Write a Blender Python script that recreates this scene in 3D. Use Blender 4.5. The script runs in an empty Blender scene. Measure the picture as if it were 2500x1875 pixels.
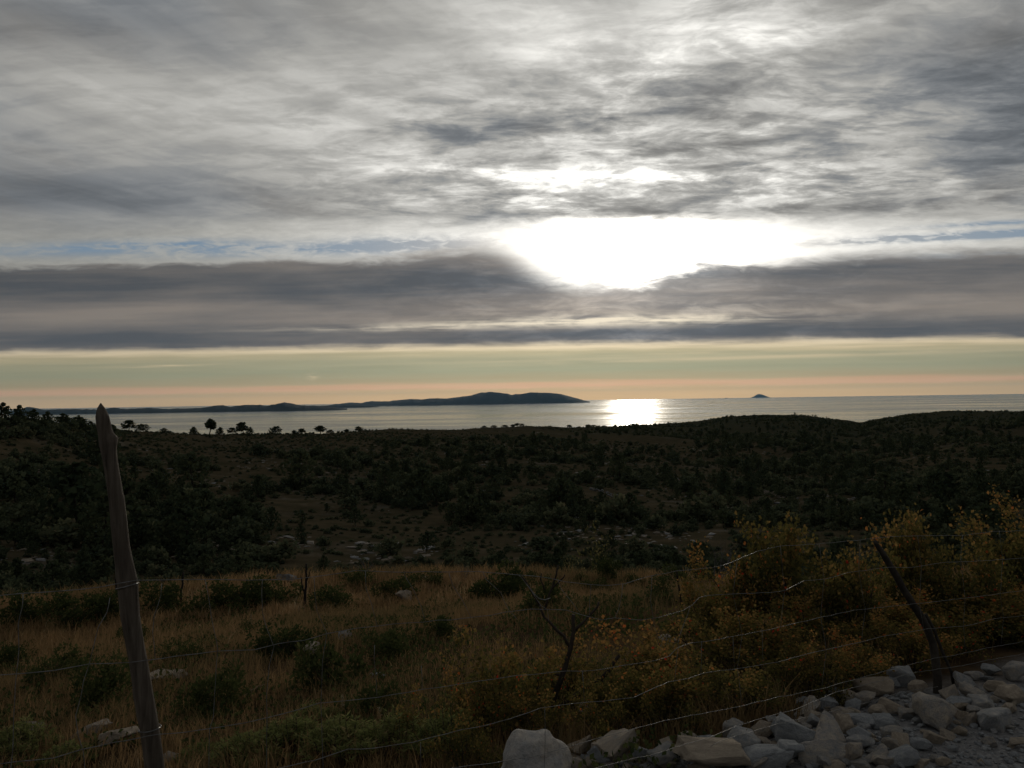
import bpy, bmesh, math, random
import numpy as np
from mathutils import Vector, Matrix, Euler, noise as mnoise
from mathutils.bvhtree import BVHTree

SC = bpy.context.scene
COL = SC.collection
random.seed(7)
RNG = np.random.default_rng(7)
R = math.radians

# ------------------------------------------------------------------ camera
EYE = 1.65                                   # eye height above the gravel edge of the road
FPX, CX, CY = 1925.0, 1250.0, 937.5          # focal length and centre in photo pixels (2500 x 1875)
PITCH, ROLL = R(1.15), R(-0.858)
CAMROT = Matrix.Rotation(math.pi / 2 + PITCH, 3, 'X') @ Matrix.Rotation(ROLL, 3, 'Z')
cam_d = bpy.data.cameras.new('camera')
cam_d.sensor_width = 36.0
cam_d.lens = FPX / 2500 * 36.0
cam_d.clip_start, cam_d.clip_end = 0.05, 400000.0
cam = bpy.data.objects.new('camera', cam_d)
cam.matrix_world = Matrix.Translation((0, 0, EYE)) @ CAMROT.to_4x4()
COL.objects.link(cam)
SC.camera = cam


def ray(px, py):
    """unit direction through a photo pixel"""
    d = CAMROT @ Vector(((px - CX) / FPX, -(py - CY) / FPX, -1.0))
    return d.normalized()


def azel(px, py):
    d = ray(px, py)
    return math.degrees(math.atan2(d.x, d.y)), math.degrees(math.asin(d.z))


# ------------------------------------------------------------------ sky
SUN_DIR = ray(1540, 622)
SUN_AZ, SUN_EL = math.degrees(math.atan2(SUN_DIR.x, SUN_DIR.y)), math.degrees(math.asin(SUN_DIR.z))
world = bpy.data.worlds.new('World')
SC.world = world
world.use_nodes = True
WT = world.node_tree
WT.nodes.clear()


class X:
    """a node socket (or number) with arithmetic"""
    T = WT

    def __init__(self, s):
        self.s = s

    def _m(op, *a, clamp=False):
        n = X.T.nodes.new('ShaderNodeMath')
        n.operation = op
        n.use_clamp = clamp
        for i, v in enumerate(a):
            v = v.s if isinstance(v, X) else v
            if isinstance(v, (int, float)):
                n.inputs[i].default_value = v
            else:
                X.T.links.new(v, n.inputs[i])
        return X(n.outputs[0])

    def __add__(a, b): return X._m('ADD', a, b)
    __radd__ = __add__
    def __sub__(a, b): return X._m('SUBTRACT', a, b)
    def __rsub__(a, b): return X._m('SUBTRACT', b, a)
    def __mul__(a, b): return X._m('MULTIPLY', a, b)
    __rmul__ = __mul__
    def __truediv__(a, b): return X._m('DIVIDE', a, b)


def put(sock, v):
    v = v.s if isinstance(v, X) else v
    if hasattr(v, 'node'):
        X.T.links.new(v, sock)
    else:
        sock.default_value = v


def sstep(x, a, b, lo=0.0, hi=1.0):
    n = X.T.nodes.new('ShaderNodeMapRange')
    n.interpolation_type = 'SMOOTHSTEP'
    put(n.inputs[0], x); put(n.inputs[1], a); put(n.inputs[2], b); put(n.inputs[3], lo); put(n.inputs[4], hi)
    return X(n.outputs[0])


def fexp(x): return X._m('EXPONENT', x)
def fmax(a, b): return X._m('MAXIMUM', a, b)
def fmin(a, b): return X._m('MINIMUM', a, b)
def fabs(a): return X._m('ABSOLUTE', a)
def clamp01(a): return X._m('ADD', a, 0.0, clamp=True)


def vec(a, b, c):
    n = X.T.nodes.new('ShaderNodeCombineXYZ')
    put(n.inputs[0], a); put(n.inputs[1], b); put(n.inputs[2], c)
    return X(n.outputs[0])


def noise(v, scale=1.0, detail=6.0, rough=0.55, dist=0.0):
    n = X.T.nodes.new('ShaderNodeTexNoise')
    put(n.inputs['Vector'], v)
    n.inputs['Scale'].default_value = scale
    n.inputs['Detail'].default_value = detail
    n.inputs['Roughness'].default_value = rough
    n.inputs['Distortion'].default_value = dist
    return X(n.outputs[0])


def rgb(c, *_):
    n = X.T.nodes.new('ShaderNodeRGB')
    n.outputs[0].default_value = (*c, 1)
    return X(n.outputs[0])


def mixc(f, a, b, mode='MIX'):
    n = X.T.nodes.new('ShaderNodeMix')
    n.data_type = 'RGBA'
    n.blend_type = mode
    n.clamp_result = False
    n.clamp_factor = True
    put(n.inputs[0], f)
    for i, v in ((6, a), (7, b)):
        if isinstance(v, tuple):
            n.inputs[i].default_value = (*v, 1)
        else:
            put(n.inputs[i], v)
    return X(n.outputs[2])


def ramp(x, stops, interp='LINEAR'):
    n = X.T.nodes.new('ShaderNodeValToRGB')
    cr = n.color_ramp
    cr.interpolation = interp
    while len(cr.elements) < len(stops):
        cr.elements.new(0.5)
    for e, (p, c) in zip(cr.elements, stops):
        e.position = p
        e.color = (*c, 1) if isinstance(c, tuple) else (c, c, c, 1)
    put(n.inputs[0], x)
    return X(n.outputs[0])


def scale(c, k):
    n = X.T.nodes.new('ShaderNodeVectorMath')
    n.operation = 'SCALE'
    put(n.inputs[0], c); put(n.inputs['Scale'], k)
    return X(n.outputs[0])


def lin(r, g, b):
    f = lambda v: ((v / 255 + 0.055) / 1.055) ** 2.4 if v > 10 else v / 255 / 12.92
    return (f(r), f(g), f(b))


def build_sky():
    T = WT
    tc = T.nodes.new('ShaderNodeTexCoord')
    sep = T.nodes.new('ShaderNodeSeparateXYZ')
    T.links.new(tc.outputs['Generated'], sep.inputs[0])
    x, y, z = (X(sep.outputs[i]) for i in range(3))
    A = X._m('ARCTAN2', x, y) * (180 / math.pi)
    # long straight cloud banks lie square to the view: their edges keep level, so height is measured along the bank's normal
    E0 = X._m('ARCSINE', fmin(fmax(z, -1.0), 1.0)) * (180 / math.pi)
    Acl = fmin(fabs(A), 42.0) * (math.pi / 180)
    E = E0 / X._m('COSINE', Acl)

    def place(px, py):
        a, e = azel(px, py)
        return a, e / math.cos(R(min(abs(a), 42)))

    def blob(px, py, rx, ry, rot=0.0):
        a, e = place(px, py)
        sx, sy = rx / FPX * 57.3, ry / FPX * 57.3
        u, v = (A - a), (E - e)
        if rot:
            c, s = math.cos(R(rot)), math.sin(R(rot))
            u, v = u * c + v * s, v * c - u * s
        u, v = u * (1 / sx), v * (1 / sy)
        return fexp((u * u + v * v) * -1.0)

    sa, se = place(1540, 622)
    da, de = A - sa, E - se
    d2 = da * da + de * de
    side = fexp(da * da * (-1 / 30.0 ** 2))                 # brighter towards the sun's side of the sky

    # noise fields (direction space, no seam behind)
    h = fmax(z, 0.0) + 0.04
    PX, PY = x / h, y / h
    wob = noise(vec(PX, PY, 3.1), 0.8, 3, 0.5)
    wob2 = noise(vec(PX, PY, 13.1), 2.2, 4, 0.5)
    SA, CA = math.sin(R(27)), math.cos(R(27))                # the fibres run away to the right of the sun
    QX, QY = PX * CA - PY * SA, PX * SA + PY * CA
    streak = noise(vec(QX * 1.2 + wob * 0.35, QY * 0.22 + wob2 * .12, 0.0), 2.3, 9, 0.57)   # long fibres running away to the horizon
    fibre = noise(vec(QX * 3.4 + wob * .8, QY * 0.40, 4.0), 2.0, 8, 0.6)
    puff = noise(vec(PX * 0.8 + wob * .8, PY * 1.0 + wob * .8, 7.7), 2.5, 12, 0.62, 0.25)
    puff2 = noise(vec(PX * 0.8 + wob2 * .5, PY * 1.1 + wob2 * .5, 17.7), 6.0, 10, 0.62, 0.2)
    big = noise(vec(PX, PY, 1.7), 0.6, 4, 0.5)
    lay = noise(vec(x * 3.2, y * 3.2, E * 0.55), 1.0, 6, 0.55)            # flat layered streaks low down
    lay2 = noise(vec(x * 7.0 + 4, y * 7.0, E * 2.6), 1.0, 7, 0.6)
    rag = noise(vec(x * 16.0, y * 16.0, E * 1.1), 1.0, 9, 0.62, 0.5)      # ragged cloud edges
    fine = noise(vec(x * 42, y * 42, E * 2.6), 1.0, 6, 0.62, 0.6)

    # ---- clear sky with horizon haze
    st = T.nodes.new('ShaderNodeTexSky')
    st.sky_type = 'NISHITA'
    st.sun_disc = False
    st.sun_elevation = R(SUN_EL)
    st.sun_rotation = R(SUN_AZ)
    st.altitude = 200
    st.dust_density = 1.6
    nishita = scale(X(st.outputs[0]), 0.055)
    blue = mixc(0.7, nishita, lin(92, 128, 162))
    En = (E + lay2 * 0.7 - 0.35) * (1 / 6.0)
    low = ramp(En, [(0.0, lin(222, 182, 128)), (0.07, lin(220, 182, 130)), (0.12, lin(206, 176, 130)), (0.160, lin(217, 174, 136)),
                    (0.195, lin(212, 174, 136)), (0.235, lin(184, 167, 130)),
                    (0.36, lin(164, 162, 132)), (0.50, lin(168, 163, 133)), (0.58, lin(186, 174, 140)), (0.635, lin(222, 204, 170)),
                    (0.72, lin(215, 200, 172)), (1.0, lin(190, 185, 170))])
    lowb = sstep(fabs(A - 6.0), 0.0, 40.0, 1.22, 0.80) * (0.86 + lay2 * 0.28) * sstep(E, 1.7, 0.2, 1.0, 1.42)
    low = scale(low, lowb)
    clear = mixc(sstep(E, 4.6, 7.5), low, blue)

    # ---- bright gap between bank and deck: thin cirrus veil over blue
    veil_n = fine * 0.5 + rag * 0.5
    blue_l = clamp01(blob(1010, 597, 170, 17) * 0.85 + blob(700, 610, 300, 15) * 0.50 + blob(420, 596, 170, 12) * .45 + blob(150, 610, 240, 16) * .3
                     + blob(2380, 574, 260, 10, 2.5) * 1.0 + blob(2150, 585, 150, 7, 2.5) * .6 + blob(2250, 632, 300, 14, 3) * .35 + blob(2430, 545, 130, 6, 3) * .7)
    cut = clamp01(sstep(veil_n, 0.60, 0.42) * .75 + .25)
    veil = clamp01(1.02 - blue_l * cut * 1.9 - (1.0 - side) * .08)
    veil_b = 0.36 + side * 0.14 + blob(1050, 580, 400, 60) * 0.22 + blob(2100, 590, 380, 60) * 0.32
    veil_c = scale(mixc(side, lin(222, 219, 208), lin(255, 253, 247)), veil_b * (0.62 + veil_n * 0.95))
    gap = mixc(veil, blue, veil_c)

    # ---- upper deck
    lens = noise(vec(x * 10.0, y * 10.0, E * 0.85 + wob2 * .5), 1.0, 10, 0.62, 0.35)
    bb = 0.205 + fexp(d2 * (-1 / 38.0 ** 2)) * 0.205
    for (px, py, rx, ry, k, rot) in (
            (900, 300, 330, 140, .10, -15), (300, 60, 560, 70, -.10, -6), (200, 490, 420, 75, -.115, -4),
            (560, 470, 220, 40, -.05, -4), (1420, 205, 320, 44, -.085, 3), (1750, 250, 440, 70, -.035, 8), (2440, 170, 190, 170, -.15, 25),
            (2420, 370, 270, 60, -.09, 8), (2300, 480, 330, 22, -.08, 5), (960, 330, 200, 26, -.12, 2), (1330, 305, 220, 26, -.12, 3),
            (1780, 350, 120, 18, -.1, 3), (1550, 522, 520, 20, -.13, 0), (1200, 490, 200, 20, -.10, 0), (1250, 432, 110, 12, -.08, 0),
            (350, 250, 360, 80, .09, -16), (150, 400, 300, 40, .02, -3), (60, 540, 300, 26, .05, 0), (2200, 250, 200, 60, -.05, 15)):
        bb = bb + blob(px, py, rx, ry, rot) * k
    lit = 0.0
    for (px, py, rx, ry, k, rot) in (
            (1360, 80, 320, 90, .36, -18), (1480, 150, 170, 36, .28, -22), (1840, 70, 200, 100, .42, 15), (1640, 40, 240, 90, .20, 0),
            (1450, 450, 480, 50, .26, 0), (1330, 430, 170, 11, .34, 0), (1640, 427, 230, 11, .32, 2), (1400, 497, 130, 14, .5, 0), (1200, 415, 200, 12, .25, 0),
            (1930, 440, 280, 40, .16, 0), (1500, 340, 330, 60, .12, 0), (1050, 460, 200, 30, .12, -6)):
        lit = blob(px, py, rx, ry, rot) * k + lit
    cen = clamp01(fexp((da + 7.0) * (da + 7.0) * (-1 / 17.0 ** 2)) * sstep(E, 30, 18) * 1.0 + sstep(A, 5, 18) * .75)    # where the deck breaks into rolls
    tex_s = (streak - 0.5) * 0.95 + (fibre - .5) * .55 + (big - 0.5) * 0.7 + (sstep(lens, .38, .60) - .5) * .18
    tex_p = (sstep(puff, .36, .64) - .5) * .62 + (sstep(puff2, .36, .64) - .5) * .40 + (sstep(lens, .38, .60) - .5) * .62 * sstep(E, 26, 19) + (lay2 - 0.5) * 0.3
    tex = tex_s + (tex_p - tex_s) * cen
    deck_b = bb * fexp(tex * 1.0) + lit * fmin(fexp(tex * 2.3) * 0.55, 1.5)
    # warm grey where bright, slate where thin and dark
    warm = noise(vec(PX * .9, PY * .6, 9.0), 1.0, 4, 0.5)
    deck_c = mixc(sstep(deck_b, 0.10, 0.42), mixc(sstep(warm, .42, .6), (0.92, 1.0, 1.09), (1.02, 1.0, .96)), (1.02, 1.0, 0.94))
    deck = scale(deck_c, deck_b)
    edge = 12.75 + (lay - 0.5) * 1.3 + (rag - 0.5) * 1.5
    deck_m = sstep(E, edge - 0.35 - (1 - side) * 1.0, edge + 0.5 + (1 - side) * 1.8)

    # ---- low bank of stratus
    az = lambda px: place(px, 680)[0]
    dip = sstep(A + (rag - .5) * 4.5, az(1150), az(1430)) * (1.60 - sstep(A + (rag - .5) * 3.0, az(1480), az(1760)) * 1.10 - sstep(A, az(1880), az(2150)) * .5) + blob(1440, 700, 110, 60) * .25
    top = 10.15 + (lay - 0.5) * 0.8 + (lay2 - 0.5) * 0.5 + (rag - .5) * (1.7 + blob(1450, 680, 330, 120) * 2.2) + (fine - .5) * blob(1450, 690, 330, 80) * 1.4 - dip - blob(2300, 690, 300, 100) * .15 + blob(1170, 640, 130, 60) * .95
    soft = 0.30 + blob(1380, 660, 330, 160) * 1.25 + sstep(A, 14, 24) * .35
    bank_m = sstep(E, top + soft, top - soft) * sstep(E, 3.70 + (rag - .5) * .45 + (lay2 - .5) * .5, 4.35 + (rag - .5) * .6 + (lay2 - .5) * .7)
    tone = clamp01(0.46 + (lay - 0.5) * 1.7 + (lay2 - 0.5) * 0.7 + (rag - .5) * .35 - fexp((E - 4.85) * (E - 4.85) * -1.6) * .34 + fexp((E - 6.4) * (E - 6.4) * -0.9) * .34
                   - fexp((E - 8.9) * (E - 8.9) * -0.5) * .26)
    bank_c = mixc(tone, lin(88, 91, 95), lin(138, 130, 122))
    bank_b = 0.84 + side * 0.28 + fexp(d2 * (-1 / 7.5 ** 2)) * 0.9 * (.25 + rag * 1.5) + fexp(da * da * (-1 / 16.0 ** 2)) * (sstep(rag, .42, .68) - .35) * .42 - blob(200, 680, 600, 60) * .10
    slit = (blob(1000, 800, 260, 8) * .50 + blob(1540, 781, 280, 13) * 1.25 + blob(1220, 790, 230, 8) * .40) * sstep(lay2 * .6 + rag * .4, 0.36, 0.60) + blob(1600, 752, 320, 18) * .16 * sstep(rag, .4, .65)
    bank = scale(bank_c, bank_b)
    bank = mixc(clamp01(slit), bank, lin(252, 238, 212))

    # ---- wisps in the low clear strip
    wisp = blob(405, 893, 100, 3.0, 0.8) * .5 + blob(765, 916, 12, 10, 25) * .6 * sstep(fine, .4, .6) + blob(1850, 872, 480, 5, 1) * .45 + blob(2050, 848, 420, 5, 1.5) * .25 + blob(1300, 880, 300, 4, .6) * .2
    clear = mixc(clamp01(wisp * sstep(lay2, .3, .55)), clear, lin(236, 212, 172))

    # ---- put together
    up = mixc(deck_m, gap, deck)
    col = mixc(sstep(E, 6.8, 7.8), clear, up)
    col = mixc(bank_m, col, bank)
    # sun behind the thin veil: its glare fills the hole in the clouds and brightens the edges
    hole = (1.0 - deck_m * 0.95) * (1.0 - bank_m * 0.965)
    u, v = (A - place(1585, 622)[0]) * (1 / 6.8), (de + 0.1) * (1 / 2.6)
    flare = (fexp((u * u + v * v) * -1.0) * 3.4 + fexp(d2 * (-1 / 1.4 ** 2)) * 22.0) * (.25 + rag * 1.5) + fexp(da * da * (-1 / 12.0 ** 2) + de * de * (-1 / 2.6 ** 2)) * .5 * (.3 + veil_n * 1.4)
    flare = flare * (1.0 - blue_l * cut * .9)
    col = mixc(1.0, col, scale(rgb((1.0, 0.95, 0.86)), flare * hole), 'ADD')
    bg = T.nodes.new('ShaderNodeBackground')
    bg.inputs['Strength'].default_value = 1.0
    T.links.new(col.s, bg.inputs['Color'])
    out = T.nodes.new('ShaderNodeOutputWorld')
    T.links.new(bg.outputs[0], out.inputs['Surface'])


build_sky()
world.cycles.sampling_method = 'MANUAL'
world.cycles.sample_map_resolution = 1024

# ------------------------------------------------------------------ sun (veiled by thin cloud), exposure
sun_d = bpy.data.lights.new('sun', 'SUN')
sun_d.energy = 0.5
sun_d.angle = R(2.2)
sun_d.color = (1.0, 0.90, 0.74)
sun = bpy.data.objects.new('sun', sun_d)
sun.rotation_euler = (-SUN_DIR).to_track_quat('-Z', 'Y').to_euler()
sun.location = (20, 60, 60)
COL.objects.link(sun)
SC.view_settings.view_transform = 'Standard'
SC.view_settings.look = 'None'
SC.view_settings.exposure = 0.0
SC.view_settings.gamma = 1.0
SC.view_settings.use_curve_mapping = False
SC.render.engine = 'CYCLES'
SC.cycles.use_denoising = True
SC.cycles.max_bounces = 6
SC.cycles.diffuse_bounces = 2
SC.cycles.glossy_bounces = 2
SC.cycles.transparent_max_bounces = 8
SC.cycles.sample_clamp_indirect = 4.0
SC.cycles.caustics_reflective = False
SC.cycles.caustics_refractive = False

# ------------------------------------------------------------------ helpers
def tag(o, label=None, cat=None, group=None, kind=None):
    if label: o['label'] = label
    if cat: o['category'] = cat
    if group: o['group'] = group
    if kind: o['kind'] = kind
    return o


def link(name, me, parent=None):
    o = bpy.data.objects.new(name, me)
    COL.objects.link(o)
    if parent is not None:
        o.parent = parent
    return o


def empty(name, loc=(0, 0, 0), rz=0.0):
    o = bpy.data.objects.new(name, None)
    o.empty_display_size = 0.1
    o.location = loc
    o.rotation_euler.z = rz
    COL.objects.link(o)
    return o


def mesh(name, verts, faces, mats=(), smooth=False, midx=None):
    """verts (n,3); faces: list of index lists or an (m,k) array"""
    me = bpy.data.meshes.new(name)
    v = np.asarray(verts, np.float32)
    if isinstance(faces, np.ndarray):
        m, k = faces.shape
        me.vertices.add(len(v)); me.vertices.foreach_set('co', v.ravel())
        me.loops.add(m * k); me.loops.foreach_set('vertex_index', faces.astype(np.int32).ravel())
        me.polygons.add(m)
        me.polygons.foreach_set('loop_start', np.arange(0, m * k, k, dtype=np.int32))
        me.polygons.foreach_set('loop_total', np.full(m, k, np.int32))
    else:
        me.from_pydata(v.tolist(), [], faces)
    for x in mats: me.materials.append(x)
    if midx is not None:
        me.polygons.foreach_set('material_index', np.asarray(midx, np.int32))
    if smooth:
        me.polygons.foreach_set('use_smooth', np.ones(len(me.polygons), bool))
    me.update(calc_edges=True)
    return me


def colattr(me, vals):
    """a per-corner-point random tint, one value per vertex (named tint)"""
    a = me.attributes.new('tint', 'FLOAT', 'POINT')
    a.data.foreach_set('value', np.asarray(vals, np.float32))


class Mat:
    """a node material under construction; X/noise/ramp... write into its tree"""
    def __init__(self, name):
        self.m = bpy.data.materials.new(name)
        self.m.use_nodes = True
        self.T = self.m.node_tree
        self.T.nodes.clear()
        X.T = self.T

    def pos(self, space='Object'):
        n = self.T.nodes.new('ShaderNodeTexCoord')
        return X(n.outputs[space])

    def geo(self, out):
        n = self.T.nodes.new('ShaderNodeNewGeometry')
        return X(n.outputs[out])

    def attr(self, name):
        n = self.T.nodes.new('ShaderNodeAttribute')
        n.attribute_name = name
        return X(n.outputs['Fac'])

    def rand(self):
        n = self.T.nodes.new('ShaderNodeObjectInfo')
        return X(n.outputs['Random'])

    def bump(self, hgt, strength=0.5, dist=0.02):
        n = self.T.nodes.new('ShaderNodeBump')
        n.inputs['Strength'].default_value = strength
        n.inputs['Distance'].default_value = dist
        put(n.inputs['Height'], hgt)
        return X(n.outputs[0])

    def principled(self, color, rough=0.8, normal=None, spec=0.3, ior=1.5, metal=0.0):
        n = self.T.nodes.new('ShaderNodeBsdfPrincipled')
        if isinstance(color, tuple):
            n.inputs['Base Color'].default_value = (*color, 1)
        else:
            put(n.inputs['Base Color'], color)
        put(n.inputs['Roughness'], rough)
        n.inputs['Specular IOR Level'].default_value = spec
        n.inputs['IOR'].default_value = ior
        n.inputs['Metallic'].default_value = metal
        if normal is not None:
            put(n.inputs['Normal'], normal)
        return n

    def leafy(self, color, trans=0.35, tcol=None, rough=0.55, spec=0.25):
        """diffuse leaf that lets some light through from behind"""
        p = self.principled(color, rough, None, spec)
        t = self.T.nodes.new('ShaderNodeBsdfTranslucent')
        put(t.inputs['Color'], tcol if tcol is not None else color)
        mx = self.T.nodes.new('ShaderNodeMixShader')
        mx.inputs[0].default_value = trans
        self.T.links.new(p.outputs[0], mx.inputs[1])
        self.T.links.new(t.outputs[0], mx.inputs[2])
        return mx

    def done(self, node):
        o = self.T.nodes.new('ShaderNodeOutputMaterial')
        self.T.links.new(node.outputs[0], o.inputs['Surface'])
        X.T = WT
        return self.m


# ------------------------------------------------------------------ lie of the land (heights measured from the eye)
FP0 = Vector((-0.93, 1.90))                      # left fence post
FDIR = Vector((3.42, 2.70)).normalized()         # fence runs away to the right
FNRM = Vector((-FDIR.y, FDIR.x))
SEA_Z = EYE - 200.0


def hrow(px): return 978.2 - 0.015 * (px - 1250)


_cols = [(-900, 30, 150), (0, 36, 170), (110, 44, 190), (250, 57, 240), (500, 73, 290), (800, 76, 330), (950, 65, 420), (1100, 71, 450), (1270, 64, 520),
         (1400, 69, 600), (1560, 67, 900), (1700, 60, 1500), (1780, 50, 1650), (1860, 46.5, 1700), (1960, 49, 1700), (2060, 63, 1700), (2095, 70, 1650), (2135, 62, 1300),
         (2220, 49, 1250), (2320, 43.5, 1200), (2500, 47, 1200), (2900, 40, 1100), (3600, 45, 900)]
_cu = np.array([(c[0] - CX) / FPX for c in _cols])
_cdy = np.array([c[1] for c in _cols], float)
_crc = np.log(np.array([c[2] for c in _cols], float))
_nd = np.array([-50, -3.0, -0.6, 0.0, 1.0, 3.0, 6.0, 12.0, 18.0, 30])
_nz = np.array([-1.55, -1.55, -1.56, -1.66, -1.88, -2.22, -2.72, -3.5, -4.3, -6])


def smooth01(t):
    t = np.clip(t, 0, 1)
    return t * t * (3 - 2 * t)


def fbm(x, y, wl, oct=4, gain=0.5, seed=0.0):
    out = np.zeros(len(x))
    amp = 1.0
    for o in range(oct):
        out += amp * np.array([mnoise.noise((a, b, seed + o * 7.3)) for a, b in zip(x / wl, y / wl)])
        wl *= 0.5
        amp *= gain
    return out


def land_height(x, y, rough=True):
    """height above z=0 datum (eye at EYE) at arrays x, y"""
    x, y = np.asarray(x, float), np.asarray(y, float)
    r = np.hypot(x, y) + 1e-6
    th = np.arctan2(x, y)
    front = smooth01((np.radians(85) - np.abs(th)) / np.radians(30))
    thc = np.clip(th, -np.radians(50), np.radians(50))
    u = np.tan(thc)
    dyc = np.interp(u, _cu, _cdy)
    rc = np.exp(np.interp(u, _cu, _crc))
    cth = np.cos(thc)
    # valley and far slope
    s = np.clip(np.log(np.maximum(r, 70) / 70) / np.log(rc / 70), 0, 1)
    p = 1.25 + np.log(rc / 290) / np.log(1700 / 290) * 0.88
    dy = dyc + (408 - dyc) * (1 - s) ** p
    far = -r * cth * dy / FPX
    crest = -rc * cth * dyc / FPX
    over = np.maximum(r - rc, 0)
    far = np.where(r > rc, crest - 0.075 * over - over * over / 6000.0, far)
    # brow of the field, then the hidden drop
    z70 = -70 * cth * 408 / FPX
    brow = np.interp(np.log(r), np.log([8, 14, 17.5, 20, 26, 34, 48, 70]), [0, 0, 0, 0, 0.25, 0.52, 0.82, 1.0])
    rb = -4.25 - 0.30 * (1 - cth) - 0.45 * u
    dist = (x - FP0.x) * FNRM.x + (y - FP0.y) * FNRM.y
    along = (x - FP0.x) * FDIR.x + (y - FP0.y) * FDIR.y
    dist = dist - 0.5 * smooth01((along - 0.6) / 1.6) * smooth01((2.5 - np.abs(dist)) / 2)
    nearz = np.interp(dist, _nd, _nz) - 0.045 * np.clip(along - 1.0, 0, 6) * smooth01((1.5 - dist) / 2) - 0.10 * smooth01((0.8 - along) / 1.5) * smooth01((dist + .8) / 1)
    k = smooth01((r - 9.0) / 9.5)
    field = nearz * (1 - k) + np.minimum(rb, rb - (r - 19) * 0.17) * k
    z = np.where(r < 19, field, (rb - np.clip(r - 19, 0, 9) * 0.17) * (1 - brow) + z70 * brow)
    z = np.where(r > 70, far, z)
    # behind the viewer the hillside rises gently
    back = -1.55 + 0.10 * np.clip(r - 6, 0, 400)
    z = z * front + back * (1 - front)
    if rough:
        z = z + fbm(x, y, 1.3, 3, seed=1.0) * 0.035 * smooth01((r - 1) / 4)
        z = z + fbm(x, y, 26.0, 4, seed=5.0) * (0.0 + 0.9 * smooth01((r - 45) / 80)) * (1 - 0.6 * smooth01((r - .75 * rc) / (.3 * rc)))
        z = z + fbm(x, y, 130.0, 3, seed=9.0) * 5.0 * smooth01((r - 180) / 300) * (1 - 0.92 * smooth01((r - .6 * rc) / (.35 * rc)))
    return np.maximum(z + EYE, SEA_Z - 8)


def build_ground():
    fr = np.radians(np.concatenate([np.linspace(-46, 46, 420), np.linspace(50, 310, 66)]))
    rr = np.concatenate([[0.25], np.geomspace(0.5, 24, 150), np.geomspace(24.6, 1900, 210), np.geomspace(1960, 5200, 12)])
    nt, nr = len(fr), len(rr)
    TH, RR = np.meshgrid(fr, rr)
    xx, yy = (RR * np.sin(TH)).ravel(), (RR * np.cos(TH)).ravel()
    zz = land_height(xx, yy)
    v = np.stack([xx, yy, zz], 1)
    i, j = np.meshgrid(np.arange(nr - 1), np.arange(nt), indexing='ij')
    j2 = (j + 1) % nt
    f = np.stack([i * nt + j, i * nt + j2, (i + 1) * nt + j2, (i + 1) * nt + j], -1).reshape(-1, 4)[:, ::-1]
    v = np.vstack([v, [[0, 0, EYE - 1.55]]])
    tri = [[len(v) - 1, jj, (jj + 1) % nt] for jj in range(nt)]
    me = bpy.data.meshes.new('ground')
    me.from_pydata(v.tolist(), [], f.tolist() + [t[::-1] for t in tri])
    me.polygons.foreach_set('use_smooth', np.ones(len(me.polygons), bool))
    me.update()
    return me


def mat_ground():
    M = Mat('ground_soil')
    p = M.pos()
    n1 = noise(p, 0.35, 5, 0.6)
    n2 = noise(p, 3.5, 6, 0.65)
    n3 = noise(p, 28.0, 5, 0.7)
    far1 = noise(p, 0.045, 6, 0.62)
    far2 = noise(p, 0.22, 5, 0.65)
    sp = M.T.nodes.new('ShaderNodeSeparateXYZ')
    M.T.links.new(p.s, sp.inputs[0])
    px, py = X(sp.outputs[0]), X(sp.outputs[1])
    d = (px - FP0.x) * FNRM.x + (py - FP0.y) * FNRM.y
    rad = X._m('SQRT', px * px + py * py)
    soil = ramp(n2 * 0.6 + n3 * 0.4, [(0.30, (0.030, 0.021, 0.013)), (0.55, (0.062, 0.042, 0.024)), (0.75, (0.100, 0.072, 0.044))])
    straw = ramp(n3, [(0.3, (0.060, 0.038, 0.018)), (0.7, (0.115, 0.070, 0.032))])
    field = mixc(sstep(n1 + n2 * 0.25, 0.52, 0.75), soil, straw)
    # limestone gravel along the road edge
    gn = noise(p, 55.0, 4, 0.7)
    gravel = ramp(gn, [(0.3, (0.085, 0.085, 0.088)), (0.55, (0.17, 0.165, 0.16)), (0.75, (0.28, 0.27, 0.255))])
    al = (px - FP0.x) * FDIR.x + (py - FP0.y) * FDIR.y
    near = mixc(sstep(d + (n2 - 0.5) * 0.5 - sstep(al, 0.6, 2.2) * 0.45 + sstep(al, 3.6, 4.8) * 0.35, 0.1, -0.35), field, gravel)
    # valley and slopes: scrub soil with paler stony ground
    slope = ramp(far2 * 0.6 + n1 * 0.4, [(0.32, (0.030, 0.029, 0.016)), (0.5, (0.050, 0.041, 0.025)), (0.68, (0.080, 0.062, 0.038))])
    stony = ramp(n1, [(0.35, (0.050, 0.044, 0.030)), (0.65, (0.095, 0.084, 0.066))])
    slope = mixc(sstep(far1 * 0.62 + far2 * 0.38, 0.54, 0.64), slope, stony)
    base = mixc(sstep(rad, 21.0, 34.0), near, slope)
    far = ramp(far2, [(0.3, (0.026, 0.029, 0.017)), (0.7, (0.046, 0.043, 0.027))])
    base = mixc(sstep(rad, 330.0, 620.0), base, far)
    b = M.bump(n2 * 0.6 + n3 * 0.5, 0.6, 0.05)
    return M.done(M.principled(base, 1.0, b, 0.0))


ground_me = build_ground()
ground_me.materials.append(mat_ground())
ground = tag(link('ground', ground_me), kind='structure')
GV = [v.co.copy() for v in ground_me.vertices]
BVH = BVHTree.FromPolygons(GV, [tuple(p.vertices) for p in ground_me.polygons])


def on_ground(px, py):
    """where the ground meets the sight line through a photo pixel"""
    h = BVH.ray_cast(Vector((0, 0, EYE)), ray(px, py), 6000)
    return h[0]


def gz(x, y):
    h = BVH.ray_cast(Vector((x, y, 400.0)), Vector((0, 0, -1)), 1200)
    return h[0].z if h[0] is not None else 0.0


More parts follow.
